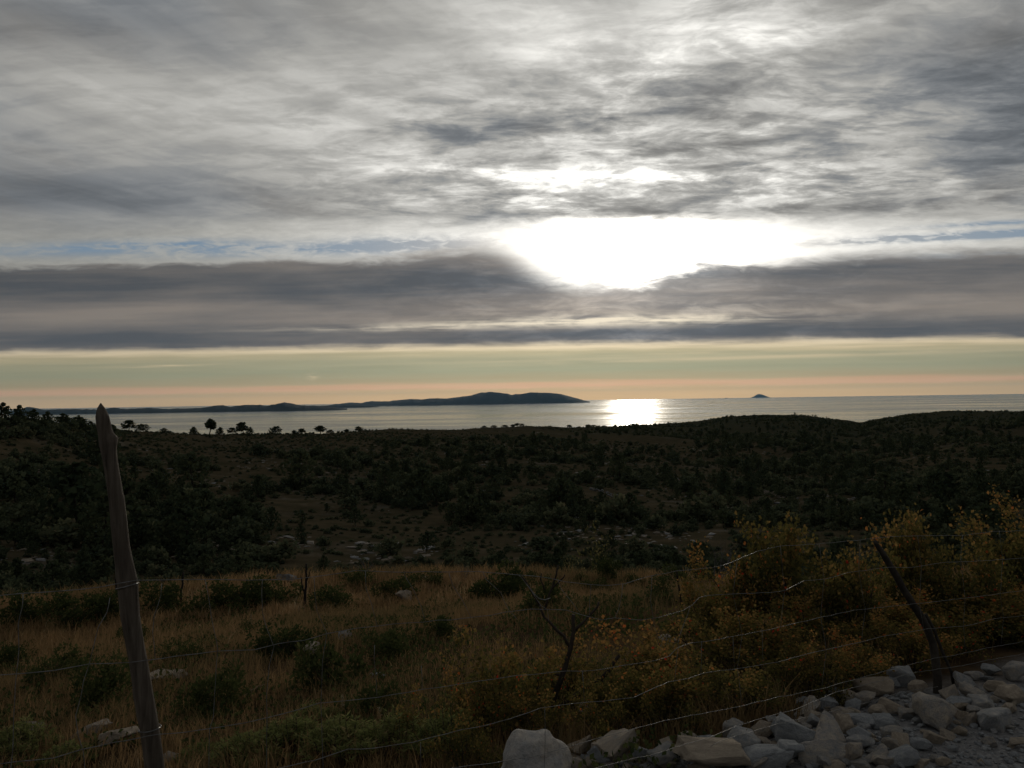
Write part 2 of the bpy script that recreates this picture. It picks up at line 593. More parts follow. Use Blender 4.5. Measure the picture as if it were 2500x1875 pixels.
# ------------------------------------------------------------------ sea
def build_sea():
    rr = np.concatenate([[1200.0], np.geomspace(1600, 112000, 40)])
    fr = np.radians(np.linspace(0, 360, 241)[:-1])
    nt, nr = len(fr), len(rr)
    TH, RR = np.meshgrid(fr, rr)
    v = np.stack([(RR * np.sin(TH)).ravel(), (RR * np.cos(TH)).ravel(), np.full(nt * nr, SEA_Z)], 1)
    i, j = np.meshgrid(np.arange(nr - 1), np.arange(nt), indexing='ij')
    j2 = (j + 1) % nt
    f = np.stack([i * nt + j, i * nt + j2, (i + 1) * nt + j2, (i + 1) * nt + j], -1).reshape(-1, 4)[:, ::-1]
    return mesh('sea', v, f.copy(), smooth=True)


def mat_sea():
    M = Mat('sea_water')
    p = M.pos()
    sp = M.T.nodes.new('ShaderNodeSeparateXYZ')
    M.T.links.new(p.s, sp.inputs[0])
    px, py = X(sp.outputs[0]), X(sp.outputs[1])
    slick = noise(vec(px * 0.00018, py * 0.00055, 0.0), 1.0, 5, 0.55, 0.4)       # calmer and rougher lanes of water
    slick2 = noise(vec(px * 0.0006 + 7, py * 0.0022, 0.0), 1.0, 5, 0.6)
    chop = noise(vec(px * 0.02, py * 0.03, 0.0), 1.0, 4, 0.6)
    rough = sstep(slick * 0.6 + slick2 * 0.4, 0.36, 0.64, 0.07, 0.21)
    b = M.bump(chop, 0.12, 6.0)
    n = M.principled((0.012, 0.028, 0.036), rough, b, 0.5, 1.33)
    return M.done(n)


sea_me = build_sea()
sea_me.materials.append(mat_sea())
sea = tag(link('sea', sea_me), kind='structure')


# ------------------------------------------------------------------ islands
def mat_island():
    M = Mat('island_scrub')
    p = M.pos()
    n = noise(p, 0.004, 6, 0.6)
    c = ramp(n, [(0.3, (0.014, 0.018, 0.013)), (0.6, (0.026, 0.028, 0.022)), (0.75, (0.05, 0.048, 0.042))])
    return M.done(M.principled(c, 0.95, None, 0.1))


M_ISL = mat_island()


def island(name, label, prof, dist, depth):
    """prof: (px, row of the crest) along the shore; the hill rises from the sea to that crest and falls behind it"""
    prof = sorted(prof)
    xs = np.linspace(prof[0][0], prof[-1][0], max(10, int((prof[-1][0] - prof[0][0]) / 4)))
    rows = np.interp(xs, [q[0] for q in prof], [q[1] for q in prof])
    origin = ray((xs[0] + xs[-1]) / 2, 940)
    azm = math.atan2(origin.x, origin.y)
    ox, oy = dist * math.sin(azm), dist * math.cos(azm)
    V, ncr = [], 9
    for k, (px, row) in enumerate(zip(xs, rows)):
        row += mnoise.noise((px * 0.09, 3.0, dist * 1e-3)) * 1.3 + mnoise.noise((px * 0.3, 7.0, dist * 1e-3)) * 0.5
        d = ray(px, row)
        t = dist / d.y * (oy / dist)
        top = max(d.z * t + EYE - SEA_Z, 2.0)
        cx, cy = d.x * t, d.y * t
        endk = min(1.0, min(k, len(xs) - 1 - k) / 4.0)
        for q in range(ncr):
            a = q / (ncr - 1)
            off = (a - 0.5) * depth * (0.25 + 0.75 * endk)
            hh = top * (math.sin(math.pi * a) ** 0.8) * (1 + 0.22 * mnoise.noise((px * 0.06, a * 4, 1.0)) * (abs(a - .5) > .06))
            hh = min(hh, top) if q != ncr // 2 else top
            rad = Vector((cx, cy)).normalized()
            V.append((cx + rad.x * off - ox, cy + rad.y * off - oy, hh - 1.5))
    F = [[k * ncr + q, (k + 1) * ncr + q, (k + 1) * ncr + q + 1, k * ncr + q + 1] for k in range(len(xs) - 1) for q in range(ncr - 1)]
    o = link(name, mesh(name, V, F, [M_ISL]))
    o.location = (ox, oy, SEA_Z)
    return tag(o, label, 'island')


island('island', 'long low nearest island at left, behind the pointed fence post',
       [(20, 1004), (50, 998), (70, 993), (110, 1000), (150, 999), (210, 999), (240, 1000), (280, 995), (310, 998), (370, 996), (400, 998), (440, 997), (490, 996), (530, 989),
        (546, 989), (562, 993), (590, 989), (625, 988), (655, 990), (690, 983), (708, 984), (730, 989), (760, 990), (800, 992), (848, 997)], 23500, 2600)
island('island', 'small low headland island overlapping the gap between the two long islands',
       [(770, 992), (800, 990), (830, 989), (860, 988), (890, 988), (908, 990), (926, 993)], 30500, 1500)
island('island', 'long far island with the highest twin peaks, ending left of the sun glint',
       [(780, 993), (800, 990), (820, 986), (845, 984), (860, 982), (880, 984), (905, 979), (940, 980), (970, 977), (1000, 974), (1030, 975), (1060, 972), (1090, 973), (1120, 969), (1150, 965),
        (1175, 958), (1200, 957), (1230, 960), (1245, 963), (1268, 962), (1300, 958), (1340, 959), (1370, 962), (1400, 970), (1425, 977), (1440, 980)], 41000, 6000)
island('islet', 'flat dark islet in the water under the twin-peaked far island',
       [(1018, 990), (1030, 988), (1048, 986.5), (1064, 987.5), (1077, 989)], 35000, 700)
island('islet', 'thin flat islet just right of the low headland, under the far island',
       [(970, 991.6), (980, 990), (992, 991.2)], 35000, 300)
island('islet', 'faintest thin islet off the tip of the low headland',
       [(936, 992.6), (945, 991.4), (954, 992.4)], 34000, 200)
island('islet', 'tiny dot of an islet right of the flat dark islet',
       [(1088, 989.5), (1092, 988), (1097, 989.5)], 36000, 120)
island('island', 'lone pale hump-shaped island on the horizon right of the sun glint',
       [(1826, 973.5), (1832, 971), (1842, 966.5), (1850, 962.5), (1856, 962), (1866, 965), (1876, 968.5), (1881, 973)], 106000, 2500)
island('islet', 'tiny speck on the horizon between sun glint and hump-shaped island',
       [(1769, 972.5), (1771, 971.2), (1775, 971.2), (1777, 972.5)], 90000, 120)

# ------------------------------------------------------------------ sea air
def build_haze():
    bm = bmesh.new()
    bmesh.ops.create_cube(bm, size=1.0)
    for v in bm.verts:
        v.co = Vector((v.co.x * 240000, v.co.y * 240000, (SEA_Z - 12) if v.co.z < 0 else 1250.0))
    me = bpy.data.meshes.new('haze')
    bm.to_mesh(me); bm.free()
    m = bpy.data.materials.new('sea_haze')
    m.use_nodes = True
    m.node_tree.nodes.clear()
    v = m.node_tree.nodes.new('ShaderNodeVolumePrincipled')
    v.inputs['Color'].default_value = (0.36, 0.68, 1.0, 1)
    v.inputs['Density'].default_value = 6.6e-6
    v.inputs['Anisotropy'].default_value = 0.0
    o = m.node_tree.nodes.new('ShaderNodeOutputMaterial')
    m.node_tree.links.new(v.outputs[0], o.inputs['Volume'])
    me.materials.append(m)
    return tag(link('haze', me), kind='stuff')


build_haze()

# ------------------------------------------------------------------ materials of plants, wood, stone, wire
def mat_leaf(name, stops, trans=0.3, rough=0.55, spec=0.22, jitter=0.25):
    M = Mat(name)
    t = M.attr('tint')
    r = M.rand()
    n = noise(M.pos(), 9.0, 3, 0.5)
    c = ramp(clamp01(t + (r - 0.5) * jitter + (n - .5) * .25), stops)
    return M.done(M.leafy(c, trans, None, rough, spec))


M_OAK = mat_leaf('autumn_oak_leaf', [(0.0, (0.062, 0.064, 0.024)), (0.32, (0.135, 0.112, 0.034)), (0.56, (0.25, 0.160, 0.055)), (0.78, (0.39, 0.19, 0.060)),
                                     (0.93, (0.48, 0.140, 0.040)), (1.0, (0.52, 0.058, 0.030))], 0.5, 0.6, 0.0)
M_EVER = mat_leaf('evergreen_leaf', [(0.0, (0.026, 0.036, 0.014)), (0.45, (0.056, 0.070, 0.025)), (0.8, (0.105, 0.106, 0.040)), (1.0, (0.16, 0.13, 0.065))], 0.35, 0.7, 0.0)
M_SPURGE = mat_leaf('spurge_leaf', [(0.0, (0.050, 0.068, 0.022)), (0.5, (0.120, 0.142, 0.046)), (0.85, (0.20, 0.21, 0.078)), (1.0, (0.30, 0.23, 0.11))], 0.4, 0.7, 0.0)
M_FAR = mat_leaf('maquis_leaf', [(0.0, (0.040, 0.052, 0.032)), (0.5, (0.072, 0.084, 0.048)), (0.85, (0.115, 0.118, 0.066)), (1.0, (0.155, 0.13, 0.08))], 0.35, 0.9, 0.0, 0.6)
M_PINE = mat_leaf('pine_needle', [(0.0, (0.026, 0.038, 0.022)), (0.6, (0.054, 0.066, 0.036)), (1.0, (0.090, 0.095, 0.048))], 0.25, 0.9, 0.0, 0.4)
M_GRASS = mat_leaf('dry_grass_blade', [(0.0, (0.090, 0.082, 0.038)), (0.3, (0.155, 0.112, 0.054)), (0.65, (0.255, 0.160, 0.076)), (0.9, (0.37, 0.235, 0.120)), (1.0, (0.42, 0.32, 0.19))], 0.45, 0.8, 0.0, 0.0)
M_STRAW = mat_leaf('pale_seed_stalk', [(0.0, (0.16, 0.12, 0.06)), (1.0, (0.36, 0.30, 0.19))], 0.3, 0.6, 0.1)
M_SILVER = mat_leaf('pale_yellow_leaf', [(0.0, (0.055, 0.056, 0.02)), (0.6, (0.13, 0.115, 0.042)), (1.0, (0.24, 0.20, 0.10))], 0.45, 0.5, 0.08)


def mat_bark(name, lo, hi, sc=30.0):
    M = Mat(name)
    p = M.pos()
    n = noise(p, sc, 5, 0.65)
    n2 = noise(p, sc * 0.25, 3, 0.5)
    c = ramp(n * 0.6 + n2 * 0.4, [(0.3, lo), (0.7, hi)])
    return M.done(M.principled(c, 0.9, M.bump(n, 0.5, 0.004), 0.15))


M_TWIG = mat_bark('dark_twig_bark', (0.018, 0.014, 0.011), (0.060, 0.047, 0.036))
M_TRUNK = mat_bark('far_trunk_bark', (0.015, 0.011, 0.009), (0.045, 0.034, 0.026), 3.0)
M_POSTDARK = mat_bark('grey_brown_post_bark', (0.020, 0.017, 0.014), (0.062, 0.052, 0.042))
M_CHAR = mat_bark('charred_stem_bark', (0.008, 0.007, 0.006), (0.026, 0.021, 0.018))
M_GREYTWIG = mat_bark('grey_bare_twig', (0.05, 0.046, 0.042), (0.14, 0.13, 0.12))


def mat_post():
    M = Mat('weathered_post_wood')
    p = M.pos()
    sp = M.T.nodes.new('ShaderNodeSeparateXYZ')
    M.T.links.new(p.s, sp.inputs[0])
    a, b, c = (X(sp.outputs[i]) for i in range(3))
    grain = noise(vec(a * 90, b * 90, c * 5.0), 1.0, 6, 0.65, 0.4)
    patch = noise(vec(a * 14, b * 14, c * 6), 1.0, 5, 0.6)
    knots = noise(p, 30.0, 4, 0.6)
    col = ramp(grain * 0.65 + patch * 0.35, [(0.28, (0.030, 0.024, 0.018)), (0.48, (0.080, 0.064, 0.049)), (0.70, (0.165, 0.138, 0.108))])
    col = mixc(sstep(patch, 0.56, 0.70), col, (0.075, 0.055, 0.04))            # strips of bark left on
    hgt = grain * 0.75 + knots * 0.35 - sstep(grain, .36, .30) * .5
    return M.done(M.principled(col, 0.82, M.bump(hgt, 1.0, 0.010), 0.2))


M_POST = mat_post()


def mat_wire():
    M = Mat('galvanised_wire')
    n = noise(M.pos(), 40.0, 3, 0.6)
    c = ramp(n, [(0.35, (0.085, 0.08, 0.074)), (0.6, (0.18, 0.18, 0.176))])
    return M.done(M.principled(c, sstep(n, .3, .7, .3, .55), None, 0.4, 1.5, 0.5))


M_WIRE = mat_wire()


def mat_rock(name='limestone', k=1.0):
    M = Mat(name)
    p = M.pos()
    r = M.rand()
    off = vec(r * 31.0, r * 17.0, r * 11.0)
    av = M.T.nodes.new('ShaderNodeVectorMath')
    put(av.inputs[0], p); put(av.inputs[1], off)
    q = X(av.outputs[0])
    n1 = noise(q, 7.0, 6, 0.62)
    n2 = noise(q, 38.0, 6, 0.68)
    n3 = noise(q, 160.0, 3, 0.7)
    grey = ramp(n1 * 0.55 + n2 * 0.45, [(0.30, (0.125 * k, 0.122 * k, 0.118 * k)), (0.5, (0.225 * k, 0.215 * k, 0.200 * k)), (0.72, (0.35 * k, 0.335 * k, 0.305 * k))])
    warm = mixc(1.0, grey, (1.12, 0.97, 0.80), 'MULTIPLY')
    cool = mixc(1.0, grey, (0.90, 0.97, 1.06), 'MULTIPLY')
    c = mixc(sstep(r + (n1 - .5) * .8, 0.15, 0.70), cool, warm)
    c = mixc(sstep(n2, .60, .72) * 1.0, c, (0.10 * k, 0.085 * k, 0.065 * k))        # earth and lichen stains
    b = M.bump(n1 * 0.5 + n2 * 0.5 + n3 * .25, 1.0, 0.03)
    return M.done(M.principled(c, 0.92, b, 0.15))


M_ROCK = mat_rock(k=1.5)
M_GRAVEL = mat_rock('limestone_gravel', 1.0)
M_FIELDROCK = mat_rock('weathered_limestone', 1.25)
M_FARROCK = mat_rock('far_limestone', 0.62)

# ------------------------------------------------------------------ builders
def unit(a):
    return a / np.maximum(np.linalg.norm(a, axis=1, keepdims=True), 1e-9)


def bases(axis, rng):
    """random frames whose y axis is the given direction"""
    n = len(axis)
    y = unit(axis)
    t = rng.normal(size=(n, 3))
    x = unit(np.cross(t, y))
    z = np.cross(x, y)
    return np.stack([x, y, z], 2)            # columns


LEAF_SMALL = (np.array([(0, 0, 0), (0.30, 0.5, 0.10), (0, 1, 0), (-0.30, 0.5, 0.10)]), np.array([(0, 1, 2), (0, 2, 3)]))
LEAF_OAK = (np.array([(0, 0, 0), (0.20, 0.22, 0.05), (0.36, 0.62, 0.10), (0, 1.0, -0.06), (-0.36, 0.62, 0.10), (-0.20, 0.22, 0.05), (0, 0.5, 0.0)]),
            np.array([(0, 1, 6), (1, 2, 6), (2, 3, 6), (3, 4, 6), (4, 5, 6), (5, 0, 6)]))
LEAF_LONG = (np.array([(0, 0, 0), (0.10, 0.45, 0.04), (0, 1, 0.0), (-0.10, 0.45, 0.04)]), np.array([(0, 1, 2), (0, 2, 3)]))
LEAF_CLUMP = (np.array([(-0.5, 0, 0), (0.1, -0.05, 0.3), (0.5, 0.25, 0), (0.15, 0.9, 0.1), (-0.35, 0.7, -.25), (0.05, 0.4, 0.35)]),
              np.array([(0, 1, 5), (1, 2, 5), (2, 3, 5), (3, 4, 5), (4, 0, 5)]))


def leaf_mesh(name, P, axis, size, tint, tmpl, mat, rng):
    tv, tf = tmpl
    n, k = len(P), len(tv)
    B = bases(axis, rng)
    V = np.einsum('nij,kj->nki', B, tv) * size[:, None, None] + P[:, None, :]
    F = (tf[None] + (np.arange(n) * k)[:, None, None]).reshape(-1, 3)
    me = mesh(name, V.reshape(-1, 3), F, [mat])
    colattr(me, np.repeat(np.clip(tint, 0, 1), k))
    return me


def tube_data(paths, sides=5, off=0):
    V, F = [], []
    for pts, rad in paths:
        pts = [Vector(p) for p in pts]
        n = len(pts)
        base = off + len(V)
        up = None
        for i in range(n):
            d = (pts[min(i + 1, n - 1)] - pts[max(i - 1, 0)])
            d = d.normalized() if d.length > 1e-9 else Vector((0, 0, 1))
            a = d.cross(Vector((0, 0, 1)) if abs(d.z) < 0.9 else Vector((1, 0, 0))).normalized()
            if up is not None and a.dot(up) < 0: a = -a
            up = a
            b = d.cross(a)
            r = rad[i] if hasattr(rad, '__len__') else rad
            for s in range(sides):
                t = 2 * math.pi * s / sides
                V.append(pts[i] + a * (r * math.cos(t)) + b * (r * math.sin(t)))
        for i in range(n - 1):
            for s in range(sides):
                s2 = (s + 1) % sides
                F.append([base + i * sides + s, base + i * sides + s2, base + (i + 1) * sides + s2, base + (i + 1) * sides + s])
        F.append([base + s for s in range(sides)][::-1])
        F.append([base + (n - 1) * sides + s for s in range(sides)])
    return V, F


def tube_mesh(name, paths, mat, sides=5, smooth=True):
    V, F = tube_data(paths, sides)
    return mesh(name, [tuple(v) for v in V], F, [mat], smooth)


def grow(rng, height, spread, stems, lean=0.25, forks=3, thick=0.012, sub=2, wig=0.10, bare=0.25):
    """branching stems from one root: returns tube paths and twig points (position, direction)"""
    paths, sites = [], []

    def branch(p, d, L, r, lev):
        n = 5
        pts, rads = [p], [r]
        dirs = [d]
        q, dd = p, d
        for i in range(n):
            dd = dd + rng.normal(size=3) * wig + np.array([0, 0, 0.05])
            dd = dd / np.linalg.norm(dd)
            q = q + dd * L / n
            pts.append(q); rads.append(r * (1 - 0.72 * (i + 1) / n)); dirs.append(dd)
        paths.append((pts, rads))
        if lev < sub:
            for k in range(forks):
                i = rng.integers(2, n + 1)
                e = rng.normal(size=3)
                e = e - dirs[i] * e.dot(dirs[i])
                e = e / np.linalg.norm(e)
                nd = dirs[i] * 0.75 + e * 0.62
                branch(pts[i], nd / np.linalg.norm(nd), L * rng.uniform(0.42, 0.62), rads[i] * 0.75, lev + 1)
        if lev >= 1:
            for i in range(int(n * bare), n + 1):
                sites.append((pts[i], dirs[i]))

    for s in range(stems):
        a = rng.uniform(0, 2 * math.pi)
        o = rng.uniform(0, 0.12) * spread
        out = rng.uniform(0.15, 1.0) * spread / max(height, 0.1)
        d = np.array([math.cos(a) * out, math.sin(a) * out, 1.0])
        d = d / np.linalg.norm(d)
        branch(np.array([math.cos(a) * o, math.sin(a) * o, -0.05]), d, height * rng.uniform(0.55, 0.85), thick * rng.uniform(0.7, 1.2), 0)
    return paths, sites


def clothe(rng, sites, per, scatter, size, tint_fn, tmpl, mat, name='foliage', flat=0.4):
    S = np.array([s[0] for s in sites])
    D = np.array([s[1] for s in sites])
    idx = rng.integers(0, len(S), per)
    P = S[idx] + rng.normal(size=(per, 3)) * scatter
    ax = D[idx] * 0.6 + rng.normal(size=(per, 3)) * 0.8
    ax[:, 2] += flat * 0.3
    sz = size * rng.uniform(0.6, 1.25, per)
    return leaf_mesh(name, P, ax, sz, tint_fn(P, rng), tmpl, mat, rng)


def put_copy(root_obj, loc, rz, sc, label, cat, group):
    """copy of a thing and of its parts, sharing mesh data"""
    r = root_obj.copy()
    COL.objects.link(r)
    r.location = loc
    r.rotation_euler = (0, 0, rz)
    r.scale = sc if hasattr(sc, '__len__') else (sc, sc, sc)
    for c in root_obj.children:
        q = c.copy()
        COL.objects.link(q)
        q.parent = r
    tag(r, label, cat, group)
    return r


class Kind:
    """a plant kept as meshes until it is planted"""
    def __init__(self, name, parts):
        self.name, self.parts = name, parts

    def plant(self, loc, rz, sc, label, cat, group=None):
        o = empty(self.name, loc, rz)
        o.scale = sc if hasattr(sc, '__len__') else (sc, sc, sc)
        for n, me in self.parts:
            link(n, me, o)
        return tag(o, label, cat, group)

    def fit(self, loc, rz, W, H, *a):
        """plant it W metres wide and H metres tall"""
        if not hasattr(self, 'dim'):
            c = np.array([v.co[:] for v in self.parts[-1][1].vertices])
            self.dim = (np.percentile(np.abs(c[:, :2]), 98) * 2, np.percentile(c[:, 2], 99.3))
        return self.plant(loc, rz, (W / self.dim[0], W / self.dim[0], H / self.dim[1]), *a)

# ------------------------------------------------------------------ fence: posts, wires
FP3, FN3 = Vector((FP0.x, FP0.y, 0)), Vector((FNRM.x, FNRM.y, 0))
EYEV = Vector((0, 0, EYE))


def on_fence(px, py, back=0.0):
    """point of the fence's upright plane behind a photo pixel; back moves the plane away from the road"""
    d = ray(px, py)
    t = (FP3 + FN3 * back - EYEV).dot(FN3) / d.dot(FN3)
    return EYEV + d * t


def px_at(p, n):
    """size in metres of n photo pixels at point p"""
    f = CAMROT @ Vector((0, 0, -1))
    return n / FPX * (p - EYEV).dot(f)


def build_post():
    prof = [(246, 984, 2), (246.5, 989, 8), (247, 996, 17), (249, 1007, 25), (250.5, 1018, 31), (254, 1041, 33), (257.5, 1055, 34), (260, 1061, 36), (262, 1070, 38), (263, 1087, 36), (266, 1106, 34.5),
            (270, 1130, 33), (274.5, 1155, 33), (280, 1190, 33.5), (285, 1224, 34), (289.5, 1266, 35), (290.5, 1274, 38), (294, 1305, 37), (297.5, 1334, 37), (304, 1375, 41), (309, 1408, 46), (311.5, 1421, 46),
            (314, 1450, 45), (317.5, 1497, 43), (325, 1545, 41), (337, 1610, 41), (345, 1655, 43), (351, 1698, 45), (359, 1745, 45), (365, 1775, 44), (373, 1830, 44), (378, 1875, 45), (396, 1990, 46), (412, 2090, 46)]
    sides, V, F = 28, [], []
    side_dir = FDIR.to_3d() if hasattr(FDIR, 'to_3d') else Vector((FDIR.x, FDIR.y, 0))
    dep = FN3
    # refine along the length
    P = []
    for (a, b) in zip(prof, prof[1:]):
        k = max(1, int((b[1] - a[1]) / 9))
        for i in range(k):
            t = i / k
            P.append(tuple(a[j] + (b[j] - a[j]) * t for j in range(3)))
    P.append(prof[-1])
    base = on_fence(*prof[-1][:2])
    view = Vector((CAMROT @ Vector((1, 0, 0)))[:])
    view.z = 0
    view.normalize()
    fwd = Vector((-view.y, view.x, 0))
    for (px, py, w) in P:
        c = on_fence(px, py) - base
        r = px_at(c + base, w) / 2
        for s in range(sides):
            t = 2 * math.pi * s / sides
            # twelve-sided split stake: flats, a crack down the front, a knot on the right side
            k = 1.0 + 0.05 * math.cos(3 * t + 0.6) + 0.035 * mnoise.noise((math.cos(t) * 1.5, math.sin(t) * 1.5, py * 0.010)) + 0.03 * mnoise.noise((math.cos(t) * 5, math.sin(t) * 5, py * 0.03 + 9))
            crack = math.exp(-((t - 4.35 - 0.1 * math.sin(py * 0.004)) / 0.09) ** 2)
            k -= 0.16 * crack * (0.4 + 0.6 * min(1, max(0, (py - 1000) / 60))) * (0.7 + .6 * mnoise.noise((0, 4, py * .01)))
            # knot stub
            ka = (t + math.pi) % (2 * math.pi) - math.pi
            k += 0.36 * math.exp(-(ka / 0.55) ** 2 - ((py - 1071 - (0 if py < 1071 else 4)) / (9 if py < 1071 else 15)) ** 2)
            # strip of bark that ends at a ragged edge
            if 1205 < py < 1269 and -1.5 < ka < 0.35: k += 0.075
            V.append(c + view * (r * k * math.cos(t)) + fwd * (r * k * math.sin(t)))
    n = len(P)
    for i in range(n - 1):
        for s in range(sides):
            s2 = (s + 1) % sides
            F.append([i * sides + s, (i + 1) * sides + s, (i + 1) * sides + s2, i * sides + s2])
    F.append([s for s in range(sides)])
    o = link('fence_post', mesh('fence_post', [tuple(v) for v in V], F, [M_POST], True))
    o.location = base
    return tag(o, 'pointed weathered wooden fence post leaning left, tip at the horizon', 'fence post', 'fence posts')


build_post()


def wiggle(pts, amp=0.004, k=3):
    """more points between, slightly kinked, as old wire is"""
    out = []
    for i in range(len(pts) - 1):
        a, b = pts[i], pts[i + 1]
        n = max(2, int((b - a).length / 0.05))
        for j in range(n):
            p = a.lerp(b, j / n)
            if j or i:
                p = p + Vector((mnoise.noise(p * 14 + Vector((k, 0, 0))), mnoise.noise(p * 14 + Vector((0, k, 5))), mnoise.noise(p * 14 + Vector((9, 0, k))))) * amp
            out.append(p)
    out.append(pts[-1])
    return out


def crooked_post():
    path = [(2292, 1735, 30), (2290, 1700, 30), (2288, 1660, 29), (2285, 1615, 27), (2278, 1570, 27), (2262, 1530, 26), (2240, 1492, 26), (2215, 1452, 25), (2190, 1408, 24), (2168, 1370, 21), (2146, 1336, 18), (2134, 1318, 13)]
    pts = [on_fence(a, b) for a, b, c in path]
    rad = [px_at(p, c[2]) / 2.8 for p, c in zip(pts, path)]
    root = empty('fence_post', pts[0])
    fine, fr = [], []
    for i in range(len(pts) - 1):
        for j in range(4):
            t = j / 4
            p = pts[i].lerp(pts[i + 1], t)
            fine.append(p - pts[0] + Vector((mnoise.noise(p * 9), mnoise.noise(p * 9 + Vector((4, 4, 4))), 0)) * 0.008)
            fr.append((rad[i] * (1 - t) + rad[i + 1] * t) * (1 + 0.14 * mnoise.noise(p * 12)))
    link('stem', tube_mesh('crooked_stem', [(fine, fr)], M_POSTDARK, 12), root)
    br = [on_fence(a, b, 0.03) - pts[0] for a, b in ((2344, 1720), (2330, 1680), (2322, 1640), (2300, 1590), (2282, 1540), (2260, 1500))]
    link('side_branch', tube_mesh('side_branch', [(wiggle(br, .006), 0.009)], M_POSTDARK, 7), root)
    tag(root, 'dark crooked fence post bent left, standing in the heap of stones', 'fence post', 'fence posts')


crooked_post()

WIRES = [
    [(-160, 1478), (-40, 1462), (55, 1449), (160, 1441), (250, 1431), (290, 1424), (333, 1417), (470, 1415), (600, 1415), (700, 1414), (760, 1410), (815, 1401), (870, 1394), (1000, 1396), (1170, 1396), (1260, 1402), (1310, 1407), (1380, 1420),
     (1441, 1427), (1490, 1428), (1525, 1425), (1560, 1414), (1600, 1404), (1652, 1394), (1690, 1391), (1740, 1386), (1765, 1381), (1800, 1367), (1850, 1346), (1905, 1333), (1990, 1329), (2100, 1318), (2170, 1310), (2240, 1308), (2350, 1307), (2420, 1298), (2500, 1296), (2640, 1282)],
    [(-160, 1664), (-40, 1654), (0, 1648), (130, 1637), (220, 1622), (320, 1617), (365, 1610), (430, 1602), (530, 1590), (620, 1587), (680, 1572), (740, 1564), (795, 1547), (870, 1535), (960, 1524), (1100, 1513), (1230, 1496), (1297, 1487), (1382, 1489), (1425, 1502), (1467, 1513),
     (1500, 1508), (1565, 1514), (1610, 1508), (1670, 1490), (1690, 1478), (1708, 1460), (1730, 1453), (1800, 1449), (1880, 1447), (1920, 1440), (1965, 1418), (2020, 1413), (2070, 1398), (2160, 1386), (2230, 1385), (2300, 1374), (2400, 1369), (2500, 1362), (2640, 1352)],
    [(-160, 1904), (-40, 1872), (40, 1860), (130, 1851), (200, 1829), (280, 1812), (335, 1803), (385, 1793), (450, 1790), (520, 1778), (600, 1765), (690, 1742), (780, 1717), (850, 1712), (920, 1703), (1000, 1688), (1110, 1672), (1200, 1658), (1350, 1640), (1450, 1637), (1500, 1629), (1600, 1613),
     (1635, 1602), (1655, 1581), (1668, 1574), (1740, 1563), (1820, 1548), (1900, 1532), (2000, 1508), (2085, 1490), (2180, 1480), (2300, 1467), (2400, 1455), (2500, 1441), (2640, 1424)],
    [(540, 1905), (720, 1867), (770, 1857), (850, 1830), (920, 1826), (1010, 1812), (1090, 1792), (1220, 1762), (1270, 1747), (1320, 1729), (1370, 1722), (1443, 1714), (1500, 1708), (1547, 1702), (1590, 1683), (1633, 1664), (1680, 1657), (1720, 1643), (1800, 1632), (1900, 1616), (1990, 1592), (2080, 1572), (2160, 1553), (2268, 1535),
     (2360, 1528), (2430, 1510), (2500, 1503), (2640, 1486)],
    [(900, 1925), (1060, 1882), (1220, 1860), (1320, 1843), (1390, 1822), (1512, 1789), (1590, 1768), (1650, 1754), (1770, 1732), (1850, 1714), (1900, 1702), (2003, 1682), (2100, 1655), (2207, 1627), (2280, 1607), (2330, 1600), (2420, 1580), (2500, 1566), (2640, 1540)],
    [(1330, 1915), (1480, 1868), (1599, 1840), (1680, 1815), (1737, 1799), (1800, 1771), (1850, 1757), (1950, 1729), (2040, 1690), (2130, 1667), (2240, 1641), (2350, 1625), (2430, 1608), (2500, 1596), (2640, 1572)],
    [(1735, 1822), (1760, 1810), (1800, 1797), (1900, 1767), (2000, 1744), (2060, 1730), (2130, 1712), (2200, 1690), (2290, 1676)],
]
STAYS3 = [[(155, 415), (150, 500), (125, 620), (128, 780), (110, 950), (98, 1150), (90, 1380), (78, 1560), (70, 1700)], [(742, 440), (720, 540), (665, 640), (640, 750), (612, 855), (560, 1000), (545, 1100), (510, 1240), (530, 1370), (562, 1470), (575, 1600), (560, 1760)],
          [(1092, 345), (1085, 420), (1040, 560), (1030, 680), (1048, 848)], [(1385, 320), (1400, 420), (1425, 560), (1462, 740), (1470, 800), (1455, 1000), (1440, 1240), (1415, 1330), (1410, 1560), (1420, 1700)],
          [(1772, 318), (1768, 420), (1768, 540), (1800, 640), (1852, 768), (1820, 900), (1797, 1100), (1803, 1232), (1800, 1560), (1795, 1750)]]
STAYS4 = [[(462, 305), (465, 400), (480, 530), (520, 620), (545, 682), (530, 790), (520, 880), (508, 1147), (520, 1580), (530, 1720)], [(808, 260), (812, 380), (850, 480), (887, 628)], [(1068, 268), (1085, 310), (1130, 390), (1185, 500), (1213, 604)], [(1372, 272), (1400, 360), (1460, 460), (1518, 570)],
          [(1600, 268), (1620, 320), (1720, 410), (1775, 530), (1830, 585)], [(1845, 292), (1860, 305), (1930, 400), (1990, 490), (2035, 520), (2045, 600)], [(870, 760), (868, 860), (885, 1100)], [(1185, 900), (1190, 1060)], [(1180, 1420), (1182, 1650)]]
STAYS5 = [[(700, 367), (690, 480), (690, 583)], [(470, 340), (490, 400), (560, 480), (622, 562)], [(925, 360), (920, 440), (895, 540), (868, 602)], [(1130, 305), (1120, 480), (1145, 660), (1180, 745)], [(1400, 522), (1385, 570), (1360, 640), (1330, 720), (1312, 792)], [(375, 1225), (380, 1390), (372, 1659), (372, 1720)],
          [(640, 975), (655, 1195)], [(1320, 800), (1300, 900), (1290, 1045)], [(1480, 765), (1475, 995)], [(1700, 730), (1712, 955)], [(1905, 680), (1915, 930)]]
